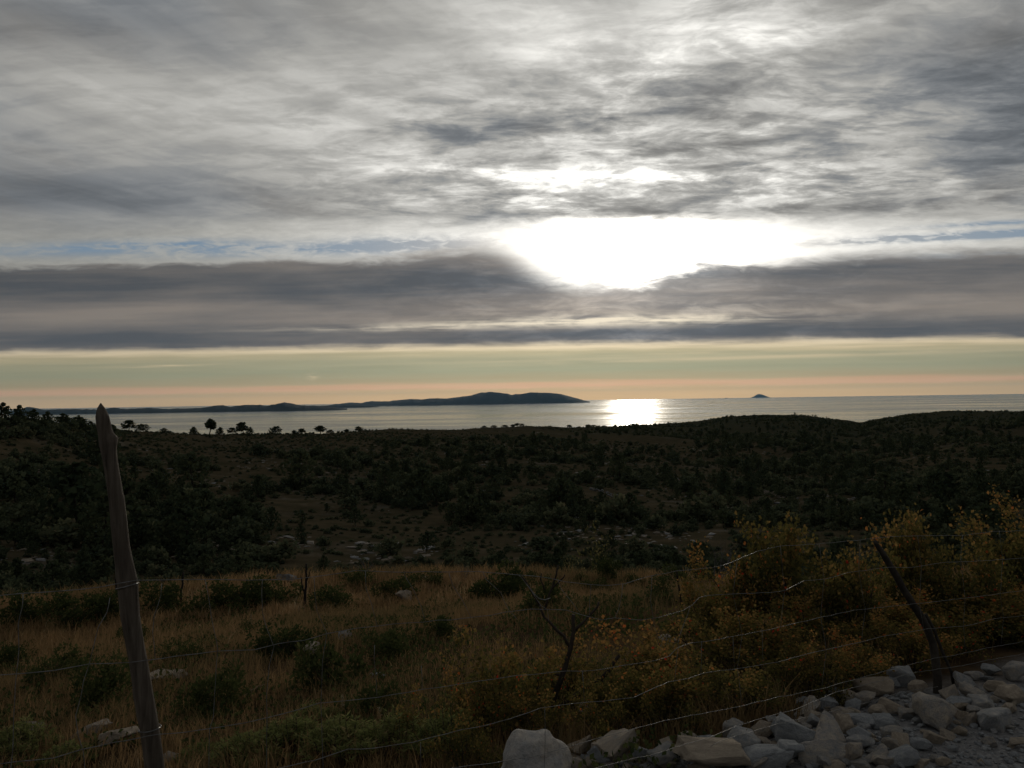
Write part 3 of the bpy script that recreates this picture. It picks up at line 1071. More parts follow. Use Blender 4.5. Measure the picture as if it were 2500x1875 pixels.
STAYSR = [[(1905, 1333), (1915, 1440), (1905, 1535)], [(2000, 1329), (2012, 1413), (2004, 1508), (2018, 1588), (2006, 1680)], [(2100, 1318), (2096, 1395), (2112, 1485), (2104, 1565)], [(2240, 1308), (2250, 1383), (2244, 1473), (2256, 1540)], [(2350, 1307), (2345, 1372), (2356, 1461), (2352, 1528), (2358, 1595)],
          [(2440, 1297), (2448, 1366), (2442, 1450), (2450, 1508), (2444, 1575)], [(1800, 1367), (1790, 1449), (1812, 1549), (1800, 1632), (1812, 1722)]]


def build_wire_fence():
    root = empty('wire_fence', on_fence(330, 1900))
    o = root.location
    for k, w in enumerate(WIRES):
        pts = wiggle([on_fence(x, y, -0.028) for x, y in w], 0.0035, k)
        link('strand', tube_mesh('strand', [([p - o for p in pts], 0.00105)], M_WIRE, 5), root)
    st = [[(x / 2.765, 1300 + y / 2.765) for x, y in s] for s in STAYS3] + [[(600 + x / 2.765, 1300 + y / 2.765) for x, y in s] for s in STAYS4]
    st += [[(1200 + x / 2.886, 1300 + y / 2.886) for x, y in s] for s in STAYS5] + STAYSR
    for k, s in enumerate(st):
        pts = wiggle([on_fence(x, y, -0.031) for x, y in s], 0.003, 20 + k)
        link('stay', tube_mesh('stay', [([p - o for p in pts], 0.0009)], M_WIRE, 5), root)
    # wire wound round the pointed post
    for (ya, yb, cx, wdt) in ((1424, 1437, 311, 48), (1776, 1780, 366, 48)):
        c = on_fence(cx, (ya + yb) / 2)
        r = px_at(c, wdt) / 2 + 0.001
        ring = []
        for i in range(19):
            t = math.pi * 2 * i / 18
            ring.append(c + Vector((math.cos(t) * r, math.sin(t) * r, px_at(c, (yb - ya)) * 0.5 * math.cos(t + .3))) - o)
        link('tie', tube_mesh('tie', [(ring, 0.0016)], M_WIRE, 5), root)
    lw = [on_fence(1200 + x / 2.886, 1300 + y / 2.886, -0.05) - o for x, y in ((250, 370), (300, 430), (335, 465), (375, 474), (415, 462))]
    link('loose_end', tube_mesh('loose_end', [(wiggle(lw, .002), 0.0014)], M_WIRE, 5), root)
    tag(root, 'sagging bent wire fence strung between the two posts', 'fence')


build_wire_fence()


def stand(px, Y):
    """ground point under picture column px at forward distance Y"""
    d = ray(px, 1400)
    x = d.x / d.y * Y
    return Vector((x, Y, gz(x, Y)))


def in_field(px, py):
    """ground point of the field for a foot seen at this pixel; feet hidden by the brow stand on the brow"""
    p = on_ground(px, py)
    return stand(px, 18.3) if p is None or p.y > 24 else p


# ------------------------------------------------------------------ stones
def rock_mesh(rng, sub=0, npts=16, flat=0.7, chip=0.05, mat=None):
    """angular broken limestone: hull of scattered points, edges chamfered, faces uneven"""
    bm = bmesh.new()
    for i in range(npts):
        d = rng.normal(size=3)
        d /= np.linalg.norm(d)
        d = np.sign(d) * np.abs(d) ** 0.72
        r = rng.uniform(0.40, 0.53)
        bm.verts.new((d[0] * r, d[1] * r * rng.uniform(.8, 1.0), d[2] * r * flat))
    h = bmesh.ops.convex_hull(bm, input=bm.verts)
    bmesh.ops.delete(bm, geom=[v for v in bm.verts if not v.link_faces], context='VERTS')
    bmesh.ops.dissolve_limit(bm, angle_limit=R(13), verts=bm.verts[:], edges=bm.edges[:])
    bmesh.ops.bevel(bm, geom=bm.edges[:], offset=0.022, segments=1, affect='EDGES', profile=0.6, clamp_overlap=True)
    bmesh.ops.triangulate(bm, faces=bm.faces[:])
    if sub:
        bmesh.ops.subdivide_edges(bm, edges=bm.edges[:], cuts=sub, use_grid_fill=True)
        s = rng.uniform(0, 50)
        for v in bm.verts:
            n = mnoise.noise(v.co * 4.0 + Vector((s, 0, 0))) * chip + mnoise.noise(v.co * 11 + Vector((0, s, 0))) * chip * 0.5 + abs(mnoise.noise(v.co * 2.2 + Vector((s, s, 0)))) * chip * -0.9
            v.co += v.co.normalized() * n
    me = bpy.data.meshes.new('rock')
    bm.to_mesh(me)
    bm.free()
    me.materials.append(mat or M_ROCK)
    if sub > 1:
        for p in me.polygons: p.use_smooth = True
        try:
            me.set_sharp_from_angle(angle=R(28))
        except Exception:
            pass
    return me


rr_ = np.random.default_rng(31)
ROCKS = [rock_mesh(rr_, 1, int(rr_.integers(11, 20)), rr_.uniform(.6, .85), 0.035) for _ in range(14)]
ROCKS_BIG = [rock_mesh(rr_, 3, int(rr_.integers(12, 20)), rr_.uniform(.7, .9), 0.05) for _ in range(6)]
ROCKS_SMALL = [rock_mesh(rr_, 0, int(rr_.integers(9, 14)), rr_.uniform(.6, .9), 0) for _ in range(6)]
FIELD_ROCKS = [rock_mesh(rr_, 2, int(rr_.integers(11, 18)), rr_.uniform(.5, .75), 0.06, M_FIELDROCK) for _ in range(4)]
RG = 'broken limestone rocks heaped along the roadside'
rock_count = [0]


def rock_at(cx, cy, w, h, label=None, group=RG, pool=None, sink=0.12, name='rock', lift=0.0):
    """a stone whose picture is w x h pixels about (cx, cy), resting on the ground under it"""
    p = on_ground(cx, cy + h * 0.34)
    if p is not None and p.y > 24: p = stand(cx, 18.3)        # over the brow: it lies on the brow itself
    if p is None: return None
    W, H = px_at(p, w * 1.12), px_at(p, h * 1.18)
    pool = pool or (ROCKS_BIG if w > 58 else ROCKS)
    me = pool[rock_count[0] % len(pool)]
    rock_count[0] += 1
    o = link(name, me)
    D = min(W, H) * rr_.uniform(0.85, 1.15)
    tz = (H * 1.06 - 0.36 * D) if H > .36 * D else H
    ext = np.array([v.co[:] for v in me.vertices])
    dim = ext.max(0) - ext.min(0)
    o.scale = (W / dim[0] * 1.08, max(D, W * .6) / dim[1], max(tz, H * 0.72) * 1.12 / dim[2])
    o.rotation_euler = (rr_.normal() * 0.22, rr_.normal() * 0.22, rr_.choice([0, math.pi]) + rr_.normal() * 0.35)
    o.location = (p.x, p.y + max(D, W * .6) * 0.15, p.z + max(tz, H * .72) * (0.5 - sink * 0.42) + lift)
    return tag(o, label or 'pale broken limestone rock in the roadside heap', 'rock', group)


MAIN_ROCKS = [
    (1417, 1850, 58, 36, 'flat pale rock lying against the right foot of the big boulder'),
    (1508, 1850, 98, 66, 'grey peaked rock between the big boulder and the heap'),
    (1570, 1868, 44, 30, 'small round rock at the bottom edge right of the peaked rock'),
    (1630, 1852, 32, 30, None), (1622, 1872, 80, 30, 'low flat rock at the bottom edge left of the heap'),
    (1724, 1838, 62, 50, 'two-faced rock with pale top at the left end of the heap'),
    (1680, 1842, 44, 36, None), (1735, 1868, 150, 46, 'broad low slab at the bottom edge below the two-faced rock'),
    (1797, 1800, 40, 58, 'narrow upright rock where the lowest wire ends'),
    (1822, 1824, 70, 70, 'blocky rock with a pale top at left front of the heap'),
    (1856, 1790, 64, 38, 'wedge-shaped rock behind the blocky rock'),
    (1895, 1818, 88, 34, 'flat lens-shaped rock lying on the front of the heap'),
    (1915, 1772, 62, 40, None),
    (1945, 1800, 86, 74, 'rough pitted rock left of the big smooth-faced rock'),
    (1880, 1855, 112, 60, 'wide dark-sided rock at the bottom edge under the flat lens-shaped rock'),
    (2212, 1656, 54, 54, 'upright rounded slab topping the back of the heap, left of the crooked post'),
    (2135, 1682, 80, 50, 'long rounded rock on the back rim of the heap'),
    (2027, 1682, 54, 42, 'leftmost rock on the back rim of the heap'),
    (2066, 1676, 32, 28, None), (2180, 1670, 36, 26, None), (2246, 1684, 44, 30, None),
    (2079, 1706, 38, 36, 'rock with a thin pale cap below the back rim'),
    (2121, 1714, 42, 36, None), (1965, 1730, 72, 38, 'pale jutting rock at the left shoulder of the heap'), (2025, 1720, 40, 36, None), (1998, 1712, 32, 24, None),
    (2288, 1746, 76, 86, 'big block with a light sloping top at the foot of the crooked post'),
    (2340, 1750, 34, 34, None), (2368, 1758, 34, 30, None),
    (2014, 1790, 94, 84, 'biggest smooth-faced rock in the middle of the heap'),
    (2008, 1848, 94, 66, 'split grey rock at the bottom edge under the smooth-faced rock'),
    (1930, 1850, 56, 60, None),
    (2087, 1848, 38, 46, 'small warm tan rock at the bottom right of the heap'),
    (2106, 1799, 50, 30, None), (2106, 1822, 56, 32, None), (2139, 1845, 64, 42, 'rounded square rock at the bottom of the heap beside the tan rock'),
    (2181, 1791, 44, 26, None), (2174, 1814, 32, 22, None), (2203, 1812, 44, 40, None),
    (2250, 1822, 50, 32, 'oval rock lying at the edge of the bare gravel'),
    (2095, 1764, 74, 40, 'dark layered rock in the middle of the heap'), (2068, 1778, 40, 44, None),
    (2185, 1731, 58, 32, None), (2150, 1740, 40, 32, None), (2220, 1745, 44, 30, None), (2160, 1768, 60, 36, None),
    (2358, 1668, 42, 32, None), (2450, 1755, 92, 76, 'wide mossy rock at the right edge above the gravel'), (2492, 1650, 50, 44, None), (2432, 1680, 46, 34, None),
    (2383, 1698, 62, 44, None), (2430, 1812, 30, 30, None), (2208, 1852, 68, 46, None), (2160, 1865, 46, 34, None), (2346, 1720, 44, 36, None), (2400, 1724, 52, 42, None),
    (2320, 1700, 36, 40, None), (2470, 1700, 56, 40, None), (2255, 1868, 44, 30, None), (2490, 1820, 40, 24, None), (2060, 1745, 44, 30, None), (1990, 1752, 40, 32, None),
    (2310, 1868, 34, 24, None), (1850, 1868, 44, 36, None), (1780, 1860, 50, 44, None), (2128, 1870, 50, 30, None), (1470, 1872, 52, 34, None), (2425, 1640, 40, 26, None), (2380, 1652, 34, 24, None),
]
def boulder():
    """the big stone at the bottom edge: a blunt dome with one broken shoulder"""
    b = on_fence(1305, 1985, 0.22)
    g = np.random.default_rng(12)
    bm = bmesh.new()
    top = on_fence(1300, 1771, 0.22)
    H = top.z - b.z - .015
    W = px_at(b, 205)
    rows = [(-.04, .98), (.18, 1.0), (.42, .98), (.62, .92), (.80, .80), (.93, .62), (1.0, .40)]
    for f, k in rows:
        for i in range(9):
            t = i / 9 * 6.283 + g.uniform(-.25, .25)
            r = k * .5 * g.uniform(.86, 1.06)
            bm.verts.new((math.cos(t) * r * W + (.03 * W if f > .8 else 0), math.sin(t) * r * W * .8, (f + g.uniform(-.03, .03)) * H))
    bmesh.ops.convex_hull(bm, input=bm.verts)
    bmesh.ops.delete(bm, geom=[v for v in bm.verts if not v.link_faces], context='VERTS')
    bmesh.ops.dissolve_limit(bm, angle_limit=R(20), verts=bm.verts[:], edges=bm.edges[:])
    bmesh.ops.bevel(bm, geom=bm.edges[:], offset=0.012, segments=2, affect='EDGES', profile=0.6, clamp_overlap=True)
    bmesh.ops.triangulate(bm, faces=bm.faces[:])
    bmesh.ops.subdivide_edges(bm, edges=bm.edges[:], cuts=3, use_grid_fill=True)
    for v in bm.verts:
        n = mnoise.noise(v.co * 8) * .028 + mnoise.noise(v.co * 24) * .010 - abs(mnoise.noise(v.co * 5 + Vector((3, 1, 2)))) * .03
        v.co += Vector((v.co.x, v.co.y, v.co.z - H * .4)).normalized() * n
    me = bpy.data.meshes.new('rock')
    bm.to_mesh(me); bm.free()
    me.materials.append(M_ROCK)
    o = link('rock', me)
    o.location = (b.x, b.y, b.z)
    tag(o, 'largest rounded grey boulder at the bottom edge, wires crossing it', 'rock', RG)


boulder()
NAMED = [(cx, cy, lb) for (cx, cy, w, h, lb) in MAIN_ROCKS if lb] + [(1303, 1830, 'big boulder')]


def rock_label(cx, cy, w, h, used):
    """say which rock by the described rock it lies against"""
    size = 'small' if w < 36 else ('middling' if w < 50 else 'larger')
    for (d, nx, ny, nl) in sorted((math.hypot(cx - q[0], cy - q[1]), *q) for q in NAMED):
        short = ' '.join(nl.replace(',', '').split()[:5])
        for stop in (' with ', ' at ', ' in ', ' on ', ' the ', ' of ', ' behind ', ' under ', ' where ', ' left ', ' lying ', ' beside ', ' topping ', ' between ', ' below '):
            short = (short + ' ').split(stop)[0].strip()
        dx, dy = cx - nx, cy - ny
        side = ('right of' if dx > 0 else 'left of') if abs(dx) > abs(dy) else ('below' if dy > 0 else 'above')
        lb = f'{size} limestone rock just {side} the {short}'
        if lb not in used and len(short.split()) > 1: return lb
    return None


_used = set()
for (cx, cy, w, h, lb) in MAIN_ROCKS:
    lb = lb or rock_label(cx, cy, w, h, _used)
    _used.add(lb)
    rock_at(cx, cy, w, h, lb, lift=.05 if cx < 1760 else 0.0)
# smaller stones filling the heap between the big ones
cnt = 0
while cnt < 225:
    x = rr_.uniform(1380, 2500)
    lo = np.interp(x, [1380, 1700, 1850, 1950, 2030, 2200, 2300, 2500], [1860, 1835, 1785, 1730, 1680, 1662, 1670, 1640])
    y = rr_.uniform(lo, 1880)
    if x > 2210 and y > 1790 and rr_.random() < 0.55: continue
    w = 13 + 30 * rr_.random() ** 1.5 * (0.8 + 0.4 * (y - 1650) / 230)
    rock_at(x, y, w, w * rr_.uniform(.55, .85), 'small limestone rubble stone filling gaps in the roadside heap', 'small rubble stones between the heaped rocks', ROCKS_SMALL + ROCKS[:4])
    cnt += 1
for (cx, cy, w, h, lb) in [
    (985, 1464, 34, 26, 'pale rock beside the dark bush below the brow, mid field'), (842, 1562, 32, 22, 'white-topped rock in the grass left of centre'), (762, 1594, 30, 28, 'round grey rock under the second wire'),
    (400, 1662, 80, 22, 'broken flat stones showing right of the pointed post'), (290, 1818, 84, 34, 'long grey rock by the lower part of the pointed post, left side'), (418, 1868, 48, 26, 'rounded rock at the foot of the pointed post'),
    (225, 1795, 78, 26, 'low dark rock left of the pointed post'), (700, 1384, 46, 16, 'flat pale rock on the brow left of the dead forked stem'), (575, 1557, 30, 10, 'thin flat stone in grass between the first two stays'),
    (1640, 1590, 60, 40, 'grey rock among the oak shrubs at the kinked wire'), (1430, 1765, 34, 40, 'grey stone half hidden behind the stunted oak'), (920, 1660, 36, 14, 'low stone in grass below the dark oval bush'),
    (620, 1700, 44, 14, 'sunken flat stone in dry grass right of the pointed post'), (80, 1790, 60, 26, 'low rock in the grass at the far left'), (1050, 1382, 36, 10, 'small pale stone on the brow, centre')]:
    rock_at(cx, cy, w * 1.0, h * 1.15, lb, 'weathered rocks lying in the field', FIELD_ROCKS, 0.0, lift=.035)


def scatter_gravel():
    """chips and pebbles of the road edge, too many to count"""
    V, F, base = [], [], 0
    protos = []
    for me in ROCKS_SMALL:
        protos.append((np.array([v.co[:] for v in me.vertices]), np.array([p.vertices[:] for p in me.polygons])))
    N, n = 3600, 0
    vs, fs = [], []
    while n < N:
        x = rr_.uniform(1150, 2560) if rr_.random() < .85 else rr_.uniform(2150, 2540)
        lo = np.interp(x, [1150, 1400, 1700, 1850, 1950, 2030, 2200, 2300, 2560], [1872, 1855, 1838, 1790, 1738, 1695, 1680, 1690, 1650])
        y = lo + (1960 - lo) * rr_.random() ** 1.2
        d = ray(x, y)
        t = -1.68 / d.z
        wx, wy = d.x * t, d.y * t
        dd = (wx - FP0.x) * FNRM.x + (wy - FP0.y) * FNRM.y
        z = gz(wx, wy)
        s = 0.010 + 0.045 * rr_.random() ** 3.2
        pv, pf = protos[n % 6]
        a = rr_.uniform(0, 6.28)
        c, sn = math.cos(a), math.sin(a)
        q = pv * s * np.array([1, rr_.uniform(.7, 1), rr_.uniform(.5, .9)])
        q = np.stack([q[:, 0] * c - q[:, 1] * sn, q[:, 0] * sn + q[:, 1] * c, q[:, 2]], 1) + np.array([wx, wy, z + s * .12])
        vs.append(q); fs.append(pf + base)
        base += len(pv)
        n += 1
    me = mesh('gravel', np.vstack(vs), np.vstack(fs), [M_GRAVEL])
    tag(link('gravel', me), 'loose pale limestone gravel of the road edge', 'gravel', None, 'stuff')


scatter_gravel()

# ------------------------------------------------------------------ plant kinds
vr = np.random.default_rng(101)


def kind_oak(seed, leaves=2600, stems=9, tall=1.0):
    """scrub oak, unit height and about unit width: crooked stems, autumn leaves thicker and redder towards the tips"""
    g = np.random.default_rng(seed)
    paths, sites = grow(g, 0.80, 0.55, stems, forks=3, thick=0.016, sub=2, wig=0.13)

    def tint(P, r):
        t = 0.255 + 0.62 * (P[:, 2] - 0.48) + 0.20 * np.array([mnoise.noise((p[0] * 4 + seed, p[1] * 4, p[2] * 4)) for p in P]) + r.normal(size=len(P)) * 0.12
        hot = r.random(len(P)) < 0.02
        t[hot] = r.uniform(0.85, 1.0, hot.sum())
        return t
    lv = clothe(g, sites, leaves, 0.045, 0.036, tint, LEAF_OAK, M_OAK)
    return Kind('oak_shrub', [('stems', tube_mesh('oak_stems', paths, M_TWIG, 5)), ('foliage', lv)])


def kind_bush(seed, n=1500, mat=None, tmpl=LEAF_SMALL, size=0.062, name='evergreen_shrub', h=0.75):
    """rounded dense bush, unit width"""
    g = np.random.default_rng(seed)
    lob = [(g.uniform(-.36, .36), g.uniform(-.36, .36), g.uniform(.08, .50) * h / .75, g.uniform(.10, .23)) for _ in range(13)] + [(0, 0, .24 * h / .75, .26)]
    P, D = [], []
    per = n // len(lob)
    for (a, b, c, r) in lob:
        d = g.normal(size=(per, 3))
        d = unit(d)
        rad = r * (g.uniform(0.5, 1.06, per) ** 0.7 + (g.random(per) < .10) * g.uniform(0, .55, per))
        q = d * rad[:, None] + np.array([a, b, c])
        k = q[:, 2] > 0.01
        P.append(q[k]); D.append(d[k])
    P, D = np.vstack(P), np.vstack(D)
    ax = D * 0.7 + g.normal(size=P.shape) * 0.6
    ax[:, 2] += 0.35
    t = 0.40 + 0.20 * np.array([mnoise.noise((p[0] * 5 + seed, p[1] * 5, p[2] * 5)) for p in P]) + g.normal(size=len(P)) * 0.14
    lv = leaf_mesh('foliage', P, ax, size * g.uniform(.6, 1.3, len(P)), t, tmpl, mat or M_EVER, g)
    pp, _ = grow(g, 0.5 * h / .75, 0.4, 7, forks=2, thick=0.012, sub=1, wig=0.1)
    return Kind(name, [('stems', tube_mesh('bush_stems', pp, M_TWIG, 5)), ('foliage', lv)])


def kind_spurge(seed, n=2200):
    """low bright bush of upright shoots, each with a whorl of narrow leaves"""
    g = np.random.default_rng(seed)
    paths, P, A, T = [], [], [], []
    for s in range(95):
        a, r = g.uniform(0, 6.283), 0.46 * math.sqrt(g.random())
        b = np.array([math.cos(a) * r * .6, math.sin(a) * r * .6, 0])
        top = np.array([math.cos(a) * r, math.sin(a) * r, 0.20 + 0.36 * (1 - (r / .5) ** 2) * g.uniform(.7, 1.15)])
        mid = (b + top) / 2 + g.normal(size=3) * .02
        paths.append(([b, mid, top], [.006, .005, .003]))
        m = n // 95
        f = g.uniform(.45, 1.0, m) ** .7
        q = b + (top - b) * f[:, None]
        an = g.uniform(0, 6.283, m)
        ax = np.stack([np.cos(an), np.sin(an), g.uniform(.1, 1.0, m)], 1)
        P.append(q); A.append(ax); T.append(0.25 + 0.45 * f + g.normal(size=m) * .1 + g.normal() * .08)
    lv = leaf_mesh('foliage', np.vstack(P), np.vstack(A), 0.085 * g.uniform(.6, 1.2, sum(len(p) for p in P)), np.concatenate(T), LEAF_LONG, M_SPURGE, g)
    return Kind('spurge_shrub', [('stems', tube_mesh('spurge_stems', paths, M_TWIG, 4)), ('foliage', lv)])


def kind_far(seed, n=220, name='maquis_shrub', h=0.7, mat=None, size=0.125):
    g = np.random.default_rng(seed)
    lob = [(g.uniform(-.26, .26), g.uniform(-.26, .26), g.uniform(.15, .45) * h / .7, g.uniform(.14, .26)) for _ in range(8)]
    P, D = [], []
    for (a, b, c, r) in lob:
        d = unit(g.normal(size=(n // 8, 3)))
        P.append(d * (r * g.uniform(.5, 1.05, n // 8))[:, None] + np.array([a, b, c])); D.append(d)
    P, D = np.vstack(P), np.vstack(D)
    P[:, 2] = np.maximum(P[:, 2], -0.02)
    t = 0.38 + g.normal(size=len(P)) * 0.18
    lv = leaf_mesh('foliage', P, D + g.normal(size=P.shape) * .5, size * g.uniform(.6, 1.25, len(P)), t, LEAF_CLUMP, mat or M_FAR, g)
    return Kind(name, [('foliage', lv)])


def kind_pine(seed, style='round', n=420):
    """Aleppo pine, unit height: bare lower trunk, limbs, clumped crown with gaps"""
    g = np.random.default_rng(seed)
    trunk_h = {'round': .30, 'tall': .42, 'umbrella': .34, 'spiky': .14, 'bushy': .12, 'broad': .22}[style]
    lean = g.normal() * .05
    ax = lambda z: np.array([lean * z + .03 * math.sin(z * 5 + seed), .03 * math.cos(z * 4 + seed), z])
    paths = [([ax(z) for z in np.linspace(-.04, .92, 9)], list(np.linspace(.028, .006, 9)))]
    lobes = []
    k = {'round': 11, 'tall': 10, 'umbrella': 11, 'spiky': 13, 'bushy': 12, 'broad': 15}[style]
    for i in range(k):
        f = (i + .5) / k
        z = trunk_h + (1 - trunk_h) * f * .93
        if style == 'round': w = .30 * math.sin(math.pi * min(1, f * .80 + .2)) ** .7
        elif style == 'tall': w = .21 * math.sin(math.pi * min(1, f * .8 + .2)) ** .7
        elif style == 'umbrella': z = trunk_h + .14 + .40 * f; w = .42 * math.sqrt(max(.05, 1 - (f - .25) ** 2 * 1.5))
        elif style == 'spiky': w = .30 * (1 - f) ** .8 + .03
        elif style == 'broad': w = .44 * math.sin(math.pi * min(1, f * .75 + .25)) ** .6
        else: w = .40 * math.sin(math.pi * min(1, f * .7 + .3)) ** .6
        a = i * 2.4 + g.uniform(-.5, .5)
        r = w * g.uniform(.45, .8)
        c = ax(z) + np.array([math.cos(a) * r, math.sin(a) * r, g.uniform(-.02, .04)])
        lobes.append((c, w * g.uniform(.42, .66) + .025))
        paths.append(([ax(z * .88), (ax(z * .93) + c) / 2, c], [.010, .007, .003]))
    P, D = [], []
    for c, r in lobes:
        m = n // k
        d = unit(g.normal(size=(m, 3)))
        q = d * (r * g.uniform(.35, 1.08, m))[:, None] * np.array([1, 1, .62]) + c
        P.append(q); D.append(d)
    P, D = np.vstack(P), np.vstack(D)
    t = .4 + g.normal(size=len(P)) * .17
    lv = leaf_mesh('crown', P, D * .6 + g.normal(size=P.shape) * .5 + np.array([0, 0, .4]), .088 * g.uniform(.6, 1.3, len(P)), t, LEAF_CLUMP, M_PINE, g)
    return Kind('pine_tree', [('trunk', tube_mesh('pine_trunk', paths, M_TRUNK, 6)), ('crown', lv)])


def kind_bare(seed, h=1.0, stems=3, mat=None, name='bare_shrub', thick=.014, sub=2, forks=4, leaves=0, lmat=None, spread=.5):
    g = np.random.default_rng(seed)
    p, s = grow(g, h * .8, spread, stems, forks=forks, thick=thick, sub=sub, wig=.12)
    parts = [('branches', tube_mesh('bare_branches', p, mat or M_TWIG, 5))]
    if leaves:
        lv = clothe(g, s, leaves, .02, .024, lambda P, r: r.uniform(.2, 1, len(P)), LEAF_OAK, lmat or M_SILVER)
        parts.append(('foliage', lv))
    return Kind(name, parts)


def top_height(px, py, base):
    """height of a thing standing at base whose top shows at row py"""
    d = ray(px, py)
    t = base.y / d.y
    return EYE + d.z * t - base.z


# ------------------------------------------------------------------ scrub oaks behind the fence at right
OAKS_THIN = [kind_oak(260 + i, 2600, 7) for i in range(3)]
OAKS = [kind_oak(200 + i, 3900, int(vr.integers(7, 11))) for i in range(6)]
OAK_SPOTS = [
    (1955, 1262, 6.3, 270, 'tall orange-tipped oak shrub just left of the crooked post top'),
    (2075, 1300, 6.0, 200, 'oak shrub directly behind the top of the crooked post'),
    (2215, 1248, 6.6, 260, 'tall oak shrub right of the crooked post, rusty crown'),
    (2345, 1300, 6.3, 250, 'yellow-brown oak shrub between the crooked post and the right edge'),
    (2480, 1215, 7.2, 260, 'tallest oak shrub, cut by the right edge of the picture'),
    (1800, 1345, 6.4, 210, 'oak shrub where the top wire starts to climb'),
    (1705, 1420, 6.2, 200, 'rusty low oak shrub in front of the pale grass on the brow'),
    (1590, 1500, 4.9, 240, 'orange leaved oak shrub behind the kinked second wire'),
    (1830, 1480, 5.2, 270, 'dense green-brown oak shrub below the rising top wire'),
    (2010, 1440, 5.6, 280, 'shadowy oak shrub left of the crooked post, under its bend'),
    (2190, 1430, 5.9, 260, 'dark olive oak shrub right behind the crooked post'),
    (2400, 1410, 6.1, 290, 'dark green oak shrub at the right behind the upper wires'),
    (1400, 1520, 4.9, 230, 'stunted oak with thick forked trunk in the middle of the shrubs'),
    (1230, 1535, 4.6, 250, 'sparse red-flecked oak shrub left of the stunted oak'),
    (1100, 1640, 4.5, 210, 'low brown oak shrub at the left end of the oaks'),
    (1700, 1585, 4.5, 260, 'olive oak shrub behind the left end of the stone heap'),
    (1930, 1590, 4.9, 260, 'dark low oak shrub behind the middle of the stone heap'),
    (1540, 1640, 4.3, 240, 'low oak shrub behind the peaked rock'),
    (1330, 1690, 4.15, 230, 'low dark oak shrub behind the big boulder'),
    (2140, 1570, 5.4, 220, 'dark low oak shrub behind the back rim of the heap'),
    (2330, 1520, 5.9, 240, 'dark oak shrub behind the foot of the crooked post'),
    (1480, 1590, 4.6, 180, 'yellowing oak shrub right of the forked trunk'),
    (2480, 1500, 6.4, 200, 'gloomy low oak shrub at the right edge over the stones'),
    (1150, 1725, 3.9, 190, 'low oak sprouts left of the big boulder'),
    (1640, 1700, 4.15, 200, 'low oak sprouts behind the left tip of the stone heap'),
    (1790, 1680, 4.3, 220, 'low oak sprouts against the left shoulder of the heap'),
    (1480, 1715, 4.1, 220, 'low oak sprouts behind the stones beside the big boulder'),
    (1960, 1650, 4.5, 200, 'low oak sprouts touching the back rim of the heap'),
    (2080, 1610, 4.75, 200, 'oak sprouts behind the long rounded rock'),
    (2230, 1590, 5.1, 170, 'oak sprouts behind the upright slab'),
    (2330, 1560, 5.5, 200, 'low oak sprouts right of the foot of the crooked post'),
    (2500, 1560, 5.75, 220, 'low dark sprouts at the right edge close to the stones'),
    (2420, 1590, 5.9, 260, 'dark oak sprouts above the stones at the right edge'),
]
OG = 'autumn oak shrubs behind the wire fence'
for i, (px, py, Y, w, lb) in enumerate(OAK_SPOTS):
    b = stand(px, Y)
    h = max(0.35, top_height(px, py, b))
    W = px_at(b + Vector((0, 0, h * .6)), w)
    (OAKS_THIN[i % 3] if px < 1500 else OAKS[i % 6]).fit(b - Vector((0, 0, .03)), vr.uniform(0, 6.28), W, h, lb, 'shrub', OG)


# the forked trunk of the stunted oak, bare and thick
def forked_trunk():
    Y = 4.75
    b = stand(1345, Y)
    root = empty('dead_oak', b)

    def pt(x, y, dy=0.0):
        d = ray(x, y)
        return EYEV + d * ((Y + dy) / d.y) - b

    limbs = [([(1342, 1760), (1346, 1725), (1356, 1690), (1372, 1650), (1384, 1615), (1392, 1580), (1398, 1540), (1400, 1500)], 15),
             ([(1352, 1732), (1390, 1712), (1430, 1680), (1465, 1655), (1490, 1632), (1512, 1600)], 14), ([(1392, 1580), (1375, 1555), (1350, 1530), (1330, 1505), (1318, 1480)], 7),
             ([(1398, 1545), (1425, 1520), (1450, 1490), (1462, 1470)], 6), ([(1342, 1740), (1322, 1715), (1312, 1680), (1318, 1650)], 7), ([(1372, 1650), (1350, 1640), (1330, 1642)], 5), ([(1465, 1655), (1480, 1690), (1510, 1705)], 6),
             ([(1318, 1480), (1300, 1450), (1285, 1420), (1275, 1408)], 4), ([(1330, 1490), (1345, 1440), (1358, 1405), (1364, 1380)], 4), ([(1345, 1440), (1370, 1415), (1379, 1403)], 2.5), ([(1330, 1440), (1318, 1415), (1322, 1400)], 2.5)]
    for k, (ps, w) in enumerate(limbs):
        pts = wiggle([pt(x, y, .02 * k) for x, y in ps], .012, 40 + k)
        n = len(pts)
        rad = [w / 788 / 2.44 * Y * .5 * (1 - .6 * i / n) + .002 for i in range(n)]
        link('trunk' if k < 2 else 'branch', tube_mesh('limb', [(pts, rad)], M_TWIG, 8), root)
    tag(root, 'thick dark forked bare trunk rising through the brown oak leaves', 'dead tree')


forked_trunk()

# ------------------------------------------------------------------ bushes of the field
BUSH = [kind_bush(300 + i, 1700) for i in range(6)]
SPUR = [kind_spurge(340 + i) for i in range(4)]
